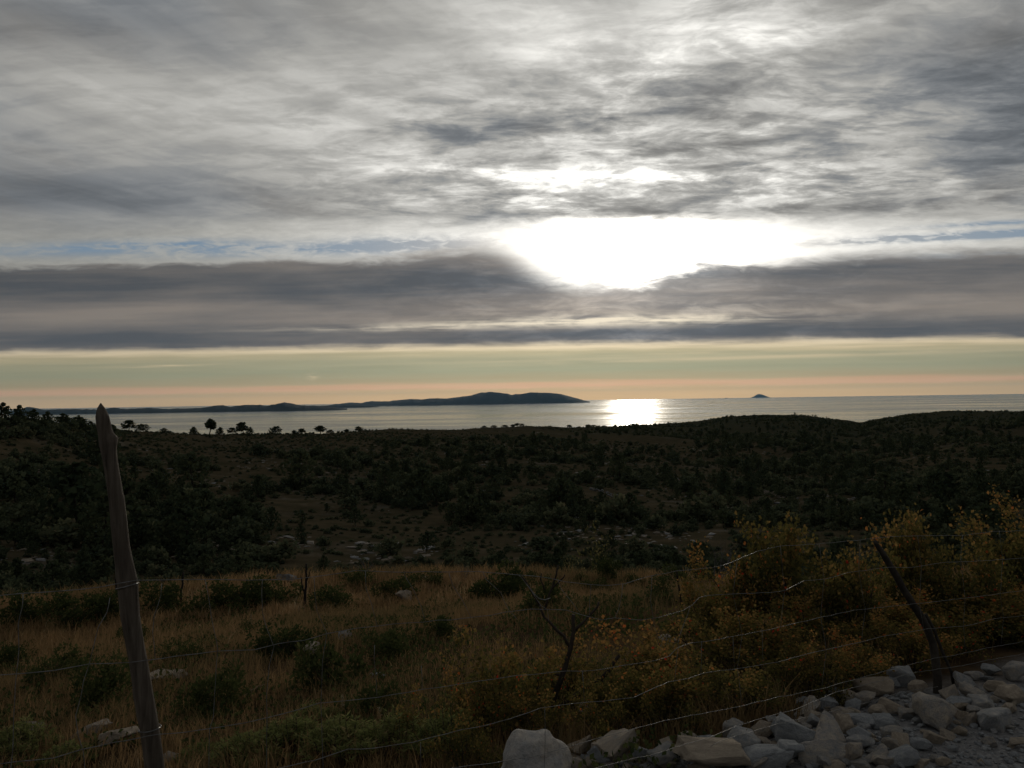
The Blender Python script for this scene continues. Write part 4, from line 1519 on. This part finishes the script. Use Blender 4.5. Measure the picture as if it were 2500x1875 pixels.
# (column, row of foot, width, height in photo pixels, look, label)
FIELD = [
    (60, 1535, 120, 80, 0, 'dark green bush at the left edge just below the brow'), (165, 1530, 140, 82, 0, 'second dark bush from the left edge, below the brow'), (250, 1520, 90, 70, 0, 'dark bush touching the left side of the pointed post'),
    (375, 1510, 110, 80, 0, 'green bush right beside the pointed post under the top wire'), (480, 1512, 110, 70, 0, 'bush standing around the charred thin stump'), (580, 1500, 120, 80, 0, 'wide green bush between charred stump and forked dead stem'), (660, 1490, 110, 76, 0, 'dark bush just left of the dead forked stem'),
    (790, 1500, 110, 62, 0, 'low bush right of the dead forked stem'), (872, 1436, 74, 40, 0, 'small dark bush on the brow, left of centre'), (962, 1470, 100, 58, 0, 'dark dome-shaped bush behind the pale rock'), (1040, 1435, 74, 44, 0, 'brownish green bush on the brow right of the dome-shaped bush'),
    (1215, 1475, 120, 84, 0, 'bright green bush under the top wire at centre'), (1270, 1450, 70, 50, 0, 'dark bush on the right shoulder of the bright green bush'), (1345, 1500, 120, 76, 0, 'dark bush behind the bare twigs of the stunted oak'), (1481, 1422, 58, 56, 0, 'ball-shaped nearly black bush on the brow'),
    (1450, 1455, 60, 40, 0, 'flat dark bush at the foot of the ball-shaped bush'), (1605, 1475, 86, 58, 0, 'dark bush left of the rusty low oak'), (1640, 1395, 84, 40, 0, 'wide dark bush on the skyline of the brow, right'), (1408, 1396, 48, 22, 0, 'little dark bush on the brow left of the ball-shaped bush'), (1553, 1372, 60, 24, 0, 'low bush on the brow right of the ball-shaped bush'),
    (1300, 1395, 40, 24, 0, 'small bush on the brow at centre'), (1720, 1400, 60, 36, 0, 'dark bush behind the rusty low oak on the brow'), (690, 1612, 130, 90, 0, 'dark oval bush below the second wire, left of centre'), (795, 1700, 140, 130, 0, 'big dark bush in the lower field, centre left'), (955, 1620, 120, 82, 0, 'dark bush below the white-topped rock, right'),
    (905, 1770, 120, 100, 0, 'dark bush above the bright spurge at the bottom'), (235, 1752, 140, 130, 0, 'big black-green bush left of the pointed post'), (510, 1755, 150, 110, 0, 'broad dark bush right of the pointed post, lower field'), (440, 1625, 90, 56, 0, 'small bush above the flat stones right of the pointed post'), (115, 1680, 120, 80, 0, 'grass-grown bush in the field at far left'),
    (1080, 1560, 90, 60, 0, 'low bush under the second wire at centre'), (600, 1560, 60, 40, 0, 'tiny bush under the second wire left'), (20, 1640, 80, 60, 0, 'half-seen bush at the left edge, mid field'), (320, 1580, 70, 46, 0, 'low bush behind the pointed post, mid field'),
    (700, 1860, 170, 90, 1, 'bright spurge bush at the bottom edge, leftmost of its row'), (830, 1872, 170, 100, 1, 'bright spurge bush second in the bottom row'), (960, 1868, 170, 110, 1, 'bright spurge bush third in the bottom row'), (1090, 1868, 160, 110, 1, 'bright spurge bush beside the big boulder'),
    (590, 1885, 150, 80, 1, 'dim spurge bush right of the pointed post foot'), (40, 1875, 130, 100, 1, 'spurge bush in the bottom left corner'), (1180, 1800, 120, 80, 1, 'dull spurge bush behind the left flank of the big boulder'), (760, 1790, 120, 60, 1, 'small spurge bush above the bottom row'),
    (480, 1880, 110, 56, 1, 'flat spurge tuft close to the foot of the pointed post'), (150, 1885, 110, 60, 1, 'flat spurge tuft at the bottom, left of the pointed post'),
]
for i, (px, py, w, h, k, lb) in enumerate(FIELD):
    b = in_field(px, py)
    W, H = px_at(b, w), px_at(b, h)
    kind = (SPUR[i % 4] if k else BUSH[i % 6])
    kind.fit(b + Vector((0, W * .25, -.02)), vr.uniform(0, 6.28), W * 1.05, H * 1.05, lb, 'shrub', 'spurge bushes along the bottom of the field' if k else 'evergreen bushes in the dry field')

# dead stems, bare shrubs, seed stalks
def stem(name, rows, base_px, wpx, label, cat, mat, extra=()):
    """a dead stem through picture points standing on the ground at its foot"""
    b = in_field(*base_px)
    root = empty(name, b)
    for k, (ps, w) in enumerate([(rows, wpx)] + list(extra)):
        pts = []
        for x, y in ps:
            d = ray(x, y)
            pts.append(EYEV + d * (b.y / d.y) - b)
        pts = wiggle(pts, .006 * b.y / 6, 60 + k)
        r = px_at(b, w) / 2
        link('stem' if k == 0 else 'branch', tube_mesh('dead_stem', [(pts, [r * (1 - .5 * i / len(pts)) for i in range(len(pts))])], mat, 6), root)
    return tag(root, label, cat, 'dead stems standing in the field')


stem('dead_shrub', [(440, 1492), (441, 1465), (444, 1440), (446, 1410), (447, 1396)], (440, 1488), 7, 'charred thin stump crossing the top wire right of the pointed post', 'dead stem', M_CHAR)
stem('dead_shrub', [(286, 1475), (284, 1450), (283, 1424), (281, 1412)], (286, 1470), 6, 'short charred stub right behind the pointed post', 'dead stem', M_CHAR)
stem('dead_shrub', [(744, 1500), (744, 1475), (746, 1440), (747, 1410), (748, 1376)], (744, 1495), 8, 'dead forked stem crossing the top wire, left of centre', 'dead stem', M_CHAR,
     [([(745, 1450), (737, 1430), (735, 1408)], 4), ([(746, 1425), (756, 1400), (758, 1390)], 3)])
stem('dead_shrub', [(1665, 1480), (1660, 1450), (1655, 1420), (1652, 1395)], (1664, 1476), 6, 'dark dead stem below the top wire left of the rusty oak', 'dead stem', M_CHAR)

BARE = [kind_bare(401, stems=5, mat=M_GREYTWIG, thick=.010, forks=4), kind_bare(402, stems=4, mat=M_GREYTWIG, thick=.010, forks=4)]
for i, (px, py, w, h, lb) in enumerate([(1750, 1415, 150, 150, 'bare grey-branched shrub standing on the brow against the dark valley'), (890, 1412, 80, 60, 'small bare twiggy shrub on the brow above the small dark bush'), (1130, 1398, 60, 60, 'bare whitish twigs on the brow at centre'),
                                        (20, 1450, 60, 60, 'bare twigs on the brow at the left edge'), (120, 1440, 50, 60, 'thin bare shrub on the brow left of the pointed post')]):
    b = in_field(px, py)
    BARE[i % 2].fit(b, vr.uniform(0, 6), px_at(b, w), px_at(b, h), lb, 'bare shrub', 'leafless shrubs on the brow')
SILV = kind_bare(410, stems=6, mat=M_TWIG, thick=.010, forks=4, leaves=1500, name='pale_leaved_tree', spread=.55)
bb_ = stand(1420, 27.0)
hh_ = top_height(1420, 1282, bb_)
SILV.fit(bb_, 1.0, px_at(bb_, 170), hh_, 'sparse pale-yellow leaved tree rising behind the brow, centre right', 'tree')


def seed_stalk(px, py, h, label):
    b = in_field(px, py)
    H = px_at(b, h)
    g = np.random.default_rng(int(px))
    pts = [np.array([0, 0, 0]), np.array([.02, 0, .5]) * H, np.array([.05, .01, 1.0]) * H]
    root = empty('seed_stalk', b)
    link('stalk', tube_mesh('stalk', [(pts, [H * .010, H * .008, H * .004])], M_GREYTWIG, 4), root)
    n = 46
    f = g.uniform(.35, 1.0, n)
    P = np.stack([.05 * f ** 2, np.zeros(n), f], 1) * H
    ax = g.normal(size=(n, 3)); ax[:, 2] = np.abs(ax[:, 2]) * .6
    link('seed_head', leaf_mesh('seed_head', P, ax, H * .13 * g.uniform(.5, 1.2, n), g.random(n), LEAF_LONG, M_STRAW, g), root)
    tag(root, label, 'dry plant', 'pale dry seed stalks in the field')


for a in [(612, 1545, 46, 'pale dry seed stalk on the grass below the charred stump'), (722, 1497, 40, 'pale seed stalks at the foot of the dead forked stem'), (835, 1765, 70, 'tall pale seed stalk above the spurge row'), (925, 1790, 60, 'pale seed stalk over the third spurge bush'),
          (510, 1755, 60, 'pale seed stalk in front of the broad dark bush'), (1140, 1400, 40, 'whitish dry stalk on the brow at centre'), (445, 1590, 40, 'small pale stalk right of the pointed post'), (380, 1690, 44, 'dry stalk close by the pointed post')]:
    seed_stalk(*a)


# ------------------------------------------------------------------ dry grass of the field
def build_grass(n_tuft=15500, blades=13):
    g = np.random.default_rng(77)
    r = 2.6 + 20.5 * g.random(n_tuft * 3) ** 1.15
    th = np.radians(g.uniform(-38, 38, n_tuft * 3))
    x, y = r * np.sin(th), r * np.cos(th)
    dist = (x - FP0.x) * FNRM.x + (y - FP0.y) * FNRM.y
    al = (x - FP0.x) * FDIR.x + (y - FP0.y) * FDIR.y
    pn = fbm(x, y, 2.2, 3, seed=3.0)
    keep = (dist > 0.12 + 0.22 * smooth01((al - .6) / 1.4) + .38 * smooth01((al - .85) / .3) * smooth01((2.7 - al) / .4)) & (g.random(len(x)) < np.clip(.55 + pn * 1.1 + .4 * smooth01((r - 9) / 7), .05, 1))
    x, y, r, pn = x[keep][:n_tuft], y[keep][:n_tuft], r[keep][:n_tuft], pn[keep][:n_tuft]
    z = np.array([gz(a, b) for a, b in zip(x, y)])
    n = len(x)
    hgt = (0.10 + 0.16 * g.random(n) + .05 * pn) * np.interp(r, [3, 10, 20], [.9, 1.1, 1.5])
    base_t = 0.46 + 0.3 * fbm(x, y, 3.5, 2, seed=8.0) + g.normal(size=n) * .12 + .12 * smooth01((r - 10) / 8)
    N = n * blades
    T = np.repeat(np.arange(n), blades)
    a = g.uniform(0, 2 * math.pi, N)
    sp = np.repeat(np.interp(r, [3, 20], [.05, .10]), blades)
    bx = x[T] + g.normal(size=N) * sp
    by = y[T] + g.normal(size=N) * sp
    h = hgt[T] * g.uniform(.5, 1.15, N)
    out = h * g.uniform(.1, .65, N)
    w = np.repeat(np.interp(r, [3, 9, 20], [.0016, .0026, .006]), blades) * g.uniform(.7, 1.3, N)
    dx, dy = np.cos(a), np.sin(a)
    pa = g.uniform(0, 2 * math.pi, N)
    wx, wy = np.cos(pa) * w, np.sin(pa) * w
    bz = z[T] - .01
    V = np.empty((N, 5, 3))
    V[:, 0] = np.stack([bx - wx, by - wy, bz], 1)
    V[:, 1] = np.stack([bx + wx, by + wy, bz], 1)
    mx, my, mz = bx + dx * out * .35, by + dy * out * .35, bz + h * .62
    V[:, 2] = np.stack([mx + wx * .8, my + wy * .8, mz], 1)
    V[:, 3] = np.stack([mx - wx * .8, my - wy * .8, mz], 1)
    V[:, 4] = np.stack([bx + dx * out, by + dy * out, bz + h * g.uniform(.75, 1.0, N)], 1)
    k = (np.arange(N) * 5)[:, None]
    F = np.concatenate([k + np.array([0, 1, 2]), k + np.array([0, 2, 3]), k + np.array([3, 2, 4])])
    me = mesh('dry_grass', V.reshape(-1, 3), F, [M_GRASS])
    colattr(me, np.repeat(np.clip(base_t[T] + g.normal(size=N) * .1, 0, 1), 5))
    tag(link('dry_grass', me), 'brown dry grass covering the field behind the fence', 'grass', None, 'stuff')


build_grass()


def build_herbs(n=11000):
    """small green leaves of low herbs between the grass"""
    g = np.random.default_rng(78)
    r = 2.8 + 15 * g.random(n) ** 1.3
    th = np.radians(g.uniform(-38, 38, n))
    x, y = r * np.sin(th), r * np.cos(th)
    dist = (x - FP0.x) * FNRM.x + (y - FP0.y) * FNRM.y
    al = (x - FP0.x) * FDIR.x + (y - FP0.y) * FDIR.y
    pn = fbm(x, y, 1.6, 3, seed=23.0)
    k = (dist > .1 + 0.22 * smooth01((al - .6) / 1.4)) & (pn > -.05)
    x, y, r = x[k], y[k], r[k]
    m = 7
    T = np.repeat(np.arange(len(x)), m)
    z = np.array([gz(a, b) for a, b in zip(x, y)])
    P = np.stack([x[T] + g.normal(size=len(T)) * .05, y[T] + g.normal(size=len(T)) * .05, z[T] + g.uniform(.0, .13, len(T))], 1)
    ax = g.normal(size=P.shape); ax[:, 2] = np.abs(ax[:, 2]) + .3
    sz = np.interp(r[T], [3, 8, 18], [.032, .045, .075]) * g.uniform(.6, 1.3, len(T))
    me = leaf_mesh('low_herbs', P, ax, sz, .35 + g.normal(size=len(T)) * .2, LEAF_SMALL, M_EVER, g)
    tag(link('low_herbs', me), 'low green herbs growing between the dry grass', 'herbs', None, 'stuff')


build_herbs()

# ------------------------------------------------------------------ valley: maquis, pines, walls, outcrops
FAR = [kind_far(500 + i, 216) for i in range(5)]
FPINE = [kind_pine(520 + i, s, 260) for i, s in enumerate(('bushy', 'round', 'broad'))]
for k in FPINE: k.name = 'young_pine'


def gn_instances(name, pts, kinds, label, cat):
    """one object that shows many far plants: points carrying size, turn and kind"""
    src = bpy.data.collections.new(name + '_kinds')
    for k in kinds:
        bm_me = bpy.data.meshes.new(name + '_kind')
        bm = bmesh.new()
        mats = []
        for n, me in k.parts:
            off = len(mats)
            mats.append(me.materials[0])
            st = len(bm.faces)
            bm.from_mesh(me)
            bm.faces.ensure_lookup_table()
            for f in bm.faces[st:]: f.material_index = off
        bm.to_mesh(bm_me)
        bm.free()
        for m in mats: bm_me.materials.append(m)
        src.objects.link(bpy.data.objects.new(name + '_kind', bm_me))
    me = bpy.data.meshes.new(name)
    P = np.array([p[0] for p in pts], np.float32)
    me.vertices.add(len(P))
    me.vertices.foreach_set('co', P.ravel())
    for nm, tp, vals in (('turn', 'FLOAT', [p[1] for p in pts]), ('which', 'INT', [p[3] for p in pts])):
        me.attributes.new(nm, tp, 'POINT').data.foreach_set('value', np.array(vals, np.float32 if tp == 'FLOAT' else np.int32))
    me.attributes.new('size', 'FLOAT_VECTOR', 'POINT').data.foreach_set('vector', np.array([p[2] for p in pts], np.float32).ravel())
    ng = bpy.data.node_groups.new(name + '_spread', 'GeometryNodeTree')
    ng.interface.new_socket('Geometry', in_out='INPUT', socket_type='NodeSocketGeometry')
    ng.interface.new_socket('Geometry', in_out='OUTPUT', socket_type='NodeSocketGeometry')
    N = ng.nodes.new
    gi, go = N('NodeGroupInput'), N('NodeGroupOutput')
    ci, ip = N('GeometryNodeCollectionInfo'), N('GeometryNodeInstanceOnPoints')
    ci.inputs['Collection'].default_value = src
    ci.inputs['Separate Children'].default_value = True
    ci.inputs['Reset Children'].default_value = True
    ip.inputs['Pick Instance'].default_value = True

    def named(n, t):
        q = N('GeometryNodeInputNamedAttribute')
        q.data_type = t
        q.inputs['Name'].default_value = n
        return q.outputs['Attribute']
    cx = N('ShaderNodeCombineXYZ')
    L = ng.links.new
    L(named('turn', 'FLOAT'), cx.inputs[2])
    L(gi.outputs[0], ip.inputs['Points'])
    L(ci.outputs[0], ip.inputs['Instance'])
    L(named('which', 'INT'), ip.inputs['Instance Index'])
    L(cx.outputs[0], ip.inputs['Rotation'])
    L(named('size', 'FLOAT_VECTOR'), ip.inputs['Scale'])
    L(ip.outputs[0], go.inputs[0])
    o = link(name, me)
    md = o.modifiers.new('spread', 'NODES')
    md.node_group = ng
    return tag(o, label, cat, None, 'stuff')


def valley_points():
    g = np.random.default_rng(909)
    out = []
    # nearer slope, then the far plain and hills at right
    for (n, r0, r1, pw, smin, smax) in ((15500, 54, 330, 1.25, .6, 3.4), (34000, 300, 1850, .9, 1.6, 4.2)):
        r = r0 + (r1 - r0) * g.random(n) ** pw
        th = np.radians(g.uniform(-38, 38, n))
        x, y = r * np.sin(th), r * np.cos(th)
        u = x / y
        rc = np.exp(np.interp(u, _cu, _crc))
        pn = fbm(x, y, 34.0 if r0 < 100 else 90.0, 3, seed=31.0)
        keep = (r < rc * 1.05 + 12) & (g.random(n) < np.clip((.56 if r0 < 100 else .8) + pn * 2.4, .04, 1))
        for a, b, rr, q in zip(x[keep], y[keep], r[keep], pn[keep]):
            s = smin + (smax - smin) * g.random() ** 2.2
            if r0 < 100 and g.random() < .10: s *= 1.6 if rr > 85 else 1.0
            if rr < 75: s = min(s, 1.7)
            rcq = math.exp(np.interp(a / b, _cu, _crc))
            if a / b < -.50 and rr > .6 * rcq: s = max(s, 1.6)
            elif rr > .72 * rcq: s = min(s, .5 + g.random() * (.7 if rcq < 560 else 1.8))      # low scrub along the ridges
            out.append((rr, a, b, s))
    for q in range(70):                                   # the wood closing round the trees of the near rise at left
        px, k = g.uniform(-60, 235), g.uniform(.90, 1.01)
        u = (px - CX) / FPX
        rc = math.exp(np.interp(u, _cu, _crc)) * k
        th = math.atan(u)
        out.append((rc, rc * math.sin(th), rc * math.cos(th), g.uniform(1.6, 3.4)))
    return out


PTS = valley_points()
near300, rest = [], []
vis = []
for (r, x, y, s) in PTS:
    z = gz(x, y)
    p = Vector((x, y, z + s * .45))
    dv = p - EYEV
    h = BVH.ray_cast(EYEV, dv.normalized(), dv.length - .5)
    u = x / y
    if h[0] is None and r < 420 and abs(u) < .64:
        vis.append((s / r, r, x, y, z, s))
    else:
        rest.append((r, x, y, z, s))
vis.sort(reverse=True)
near300, more = vis[:290], vis[290:]
rest += [(v[1], v[2], v[3], v[4], v[5]) for v in more]
g_ = np.random.default_rng(5)


def zone(x, y, z):
    """where on the slope, told by what stands above it in view"""
    d = CAMROT.transposed() @ (Vector((x, y, z)) - EYEV)
    px, py = CX - d.x / d.z * FPX, CY + d.y / d.z * FPX
    above = [(180, 'left of the pointed post'), (420, 'just right of the pointed post'), (560, 'below the tall lone pine'), (700, 'below the second big pine'), (850, 'below the umbrella-shaped pine'), (1020, 'below the wooded knoll'),
             (1180, 'left of the ridge clump'), (1330, 'below the ridge clump'), (1500, 'left of the glint'), (1640, 'below the glint'), (1800, 'below the hump-shaped island'), (2000, 'below the first right headland'), (9999, 'below the second right headland')]
    col = next(t for lim, t in above if px < lim)
    row = 'high' if py < 1110 else ('midway' if py < 1210 else 'low')
    return f'{row} on the valley slope {col}'


for (sr, r, x, y, z, s) in near300:
    if g_.random() < .22 and r > 60:
        k = FPINE[int(g_.integers(0, 3))]
        hh = s * g_.uniform(.9, 1.5)
        k.plant((x, y, z - .05), g_.uniform(0, 6.28), (hh * 1.05, hh * 1.05, hh), 'dark young pine ' + zone(x, y, z), 'pine tree', 'young pines on the valley slope')
    else:
        k = FAR[int(g_.integers(0, 5))]
        k.plant((x, y, z - .05), g_.uniform(0, 6.28), (s, s, s * g_.uniform(.7, 1.15)), 'dark evergreen shrub ' + zone(x, y, z), 'shrub', 'dark shrubs on the valley slope')
pts = []
for q in range(14000):                                   # knee-high scrub and cushions between the bushes
    r = 44 + 330 * g_.random() ** 1.15
    th = math.radians(g_.uniform(-38, 38))
    x, y = r * math.sin(th), r * math.cos(th)
    if mnoise.noise((x / 14, y / 14, 2.0)) < -.25: continue
    s = g_.uniform(.25, .9) * (1 + r / 400)
    pts.append(((x, y, gz(x, y) - .06), g_.uniform(0, 6.28), (s, s, s * g_.uniform(.5, .9)), int(g_.integers(0, 5))))
for (r, x, y, z, s) in rest:
    pine = g_.random() < .2 and r < .62 * math.exp(np.interp(x / y, _cu, _crc))
    w = int(g_.integers(5, 8)) if pine else int(g_.integers(0, 5))
    hz = s * g_.uniform(.7, 1.2) * (1.25 if pine else 1)
    pts.append(((x, y, z - .08), g_.uniform(0, 6.28), (s, s, hz), w))
gn_instances('maquis_scrub', pts, FAR + FPINE, 'dark maquis scrub covering the far slopes and headlands', 'scrub')


def outcrops(n=3200):
    g = np.random.default_rng(66)
    pts = []
    tries = 0
    while len(pts) < n and tries < 60000:
        tries += 1
        r = 50 + 330 * g.random() ** 1.1
        th = math.radians(g.uniform(-37, 37))
        x, y = r * math.sin(th), r * math.cos(th)
        q = mnoise.noise((x / 24, y / 24, 4.0)) + .6 * mnoise.noise((x / 8, y / 8, 9.0))
        if q < .25: continue
        s = .25 + 1.0 * g.random() ** 3
        pts.append(((x, y, gz(x, y)), g.uniform(0, 6.28), (s * 1.6, s, s * .55), int(g.integers(0, 4))))
    ks = []
    for i in range(4):
        ks.append(Kind('limestone_outcrop', [('rock', rock_mesh(np.random.default_rng(700 + i), 0, 13, .6, 0, M_FARROCK))]))
    gn_instances('limestone_outcrops', pts, ks, 'pale limestone outcrops showing between the shrubs of the slope', 'rocks')


outcrops()


def dry_wall(pxs, label, hgt=.55):
    """tumbled dry-stone wall: a line of stones along the slope"""
    g = np.random.default_rng(int(pxs[0][0]))
    P = [on_ground(x, y) for x, y in pxs]
    P = [p for p in P if p is not None and p.length < 330]
    me_src = [rock_mesh(np.random.default_rng(800 + i), 0, 11, .7, 0, M_FARROCK) for i in range(4)]
    src = [(np.array([v.co[:] for v in m.vertices]), np.array([p.vertices[:] for p in m.polygons])) for m in me_src]
    vs, fs, base = [], [], 0
    o0 = P[0]
    for a, b in zip(P, P[1:]):
        L = (b - a).length
        for i in range(int(L / .28)):
            q = a.lerp(b, g.random())
            lv = g.random() ** 1.5
            sv, sf = src[int(g.integers(0, 4))]
            s = g.uniform(.35, .7)
            v = sv * s * np.array([1.2, 1, .8]) + np.array([q.x + g.normal() * .15 - o0.x, q.y + g.normal() * .15 - o0.y, gz(q.x, q.y) + hgt * lv - o0.z])
            vs.append(v); fs.append(sf + base); base += len(v)
    root = empty('dry_stone_wall', o0)
    tag(link('stones', mesh('stones', np.vstack(vs), np.vstack(fs), [M_FARROCK]), root), kind='stuff')
    tag(root, label, 'stone wall', 'tumbled dry stone walls in the valley')


dry_wall([(335, 1386), (390, 1372), (450, 1358), (528, 1338)], 'low dry stone wall climbing right from behind the pointed post')
dry_wall([(400, 1352), (470, 1348), (540, 1345)], 'short ruined wall with pale stones above the low climbing wall', .8)
dry_wall([(1790, 1172), (1840, 1190), (1900, 1215), (1930, 1230)], 'long pale broken wall on the slope at right of centre')
dry_wall([(90, 1175), (100, 1155), (110, 1140)], 'short pale wall running uphill left of the pointed post')
dry_wall([(1440, 1195), (1480, 1205), (1530, 1225)], 'faint stone wall on the slope near the picture centre')


def far_path():
    pts = [on_ground(x, y) for x, y in ((1316, 1057), (1300, 1060), (1290, 1064), (1284, 1069), (1283, 1073), (1290, 1077))]
    pts = [p for p in pts if p is not None]
    V, F = [], []
    for i, p in enumerate(pts):
        w = px_at(p, 3.0)
        for s in (-1, 1):
            x, y = p.x + s * w * .5, p.y + s * w * 2
            V.append((x, y, gz(x, y) + .35))
    for i in range(len(pts) - 1):
        F.append([2 * i, 2 * i + 1, 2 * i + 3, 2 * i + 2])
    tag(link('path', mesh('path', V, F, [M_FARROCK])), kind='structure')


far_path()

# ------------------------------------------------------------------ trees on the skyline
SKY = {s: [kind_pine(600 + 10 * i + j, s, 430) for j in range(2)] for i, s in enumerate(('round', 'tall', 'umbrella', 'spiky', 'bushy', 'broad'))}


def crest(px):
    """last ground point before the sea or sky in a picture column"""
    last = None
    for row in np.arange(1110, 985, -1.0):
        h = BVH.ray_cast(EYEV, ray(px, row), 2600)
        if h[0] is None or h[0].z < SEA_Z + 30: break
        last = h[0]
    return last


SKYLINE = [
    (8, 984, 46, 'bushy', 'leftmost tree, cut by the left edge on the near rise'), (46, 990, 30, 'bushy', 'second tree from the left edge on the near rise'), (82, 1000, 34, 'bushy', 'wide tree ending the clump on the near rise'), (115, 1005, 28, 'bushy', 'small tree right of the clump, before the island tip'),
    (156, 1010, 42, 'bushy', 'wide dark tree above the shore left of the pointed post'), (192, 1018, 56, 'bushy', 'broadest tree mass just left of the pointed post tip'), (222, 1028, 24, 'bushy', 'low tree touching the left side of the pointed post'), (273, 1036, 20, 'spiky', 'small tree right beside the pointed post knot'),
    (314, 1026, 30, 'round', 'rounded pine first right of the pointed post'), (349, 1035, 32, 'broad', 'bushy pine second right of the pointed post'), (401, 1046, 22, 'bushy', 'low bushy tree between the paired pines and the tall pine'), (473, 1042, 18, 'spiky', 'small pointed tree just left of the tall lone pine'),
    (511, 1024, 24, 'tall', 'tall lone pine with a bare trunk on the skyline'), (537, 1043, 17, 'spiky', 'small pointed tree just right of the tall lone pine'), (566, 1044, 20, 'round', 'small round tree left of the second big pine'), (593, 1031, 26, 'round', 'second big pine, thick layered crown'),
    (610, 1043, 20, 'bushy', 'low tree leaning on the second big pine'), (673, 1041, 30, 'bushy', 'low tree on the skyline midway between the big pines'), (718, 1050, 14, 'spiky', 'tiny tree left of the little round tree'), (738, 1046, 17, 'round', 'little round tree left of the umbrella pine'),
    (781, 1039, 25, 'round', 'umbrella-shaped pine standing alone on the skyline'), (806, 1049, 18, 'bushy', 'low tree right of the umbrella-shaped pine'), (845, 1048, 12, 'tall', 'thin small tree with gap under its crown'), (876, 1041, 20, 'spiky', 'spiky tree at the start of the wooded knoll'),
    (1206, 1043, 14, 'round', 'small round tree left of the ridge clump'), (1231, 1038, 14, 'round', 'pine left of the ridge clump below the far island'), (1252, 1036, 12, 'round', 'left tree of the ridge clump'), (1263, 1033, 13, 'tall', 'middle and tallest tree of the ridge clump'), (1274, 1034, 12, 'round', 'right tree of the ridge clump'),
    (1391, 1037, 12, 'round', 'dark round tree left of the glint on the water'), (1436, 1036, 14, 'round', 'left of the two trees against the glint'), (1448, 1037, 12, 'round', 'right of the two trees against the glint'), (1182, 1046, 14, 'bushy', 'low tree at the left foot of the ridge line'),
]
for i, (px, py, w, style, lb) in enumerate(SKYLINE):
    c = crest(px)
    if c is None: continue
    b = c - Vector((c.x, c.y, 0)).normalized() * 1.5
    b.z = gz(b.x, b.y)
    H = max(1.5, top_height(px, py, b)) * 1.03
    W = px_at(b, w)
    _r = {'round': .30, 'tall': .22, 'umbrella': .42, 'spiky': .28, 'bushy': .40, 'broad': .44}[style] * 2 * 1.05
    SKY[style][i % 2].fit(b - Vector((0, 0, .1)), vr.uniform(0, 6.28), W * 1.1, H, lb, 'pine tree' if style in ('round', 'tall', 'umbrella') else 'tree', 'trees breaking the skyline')
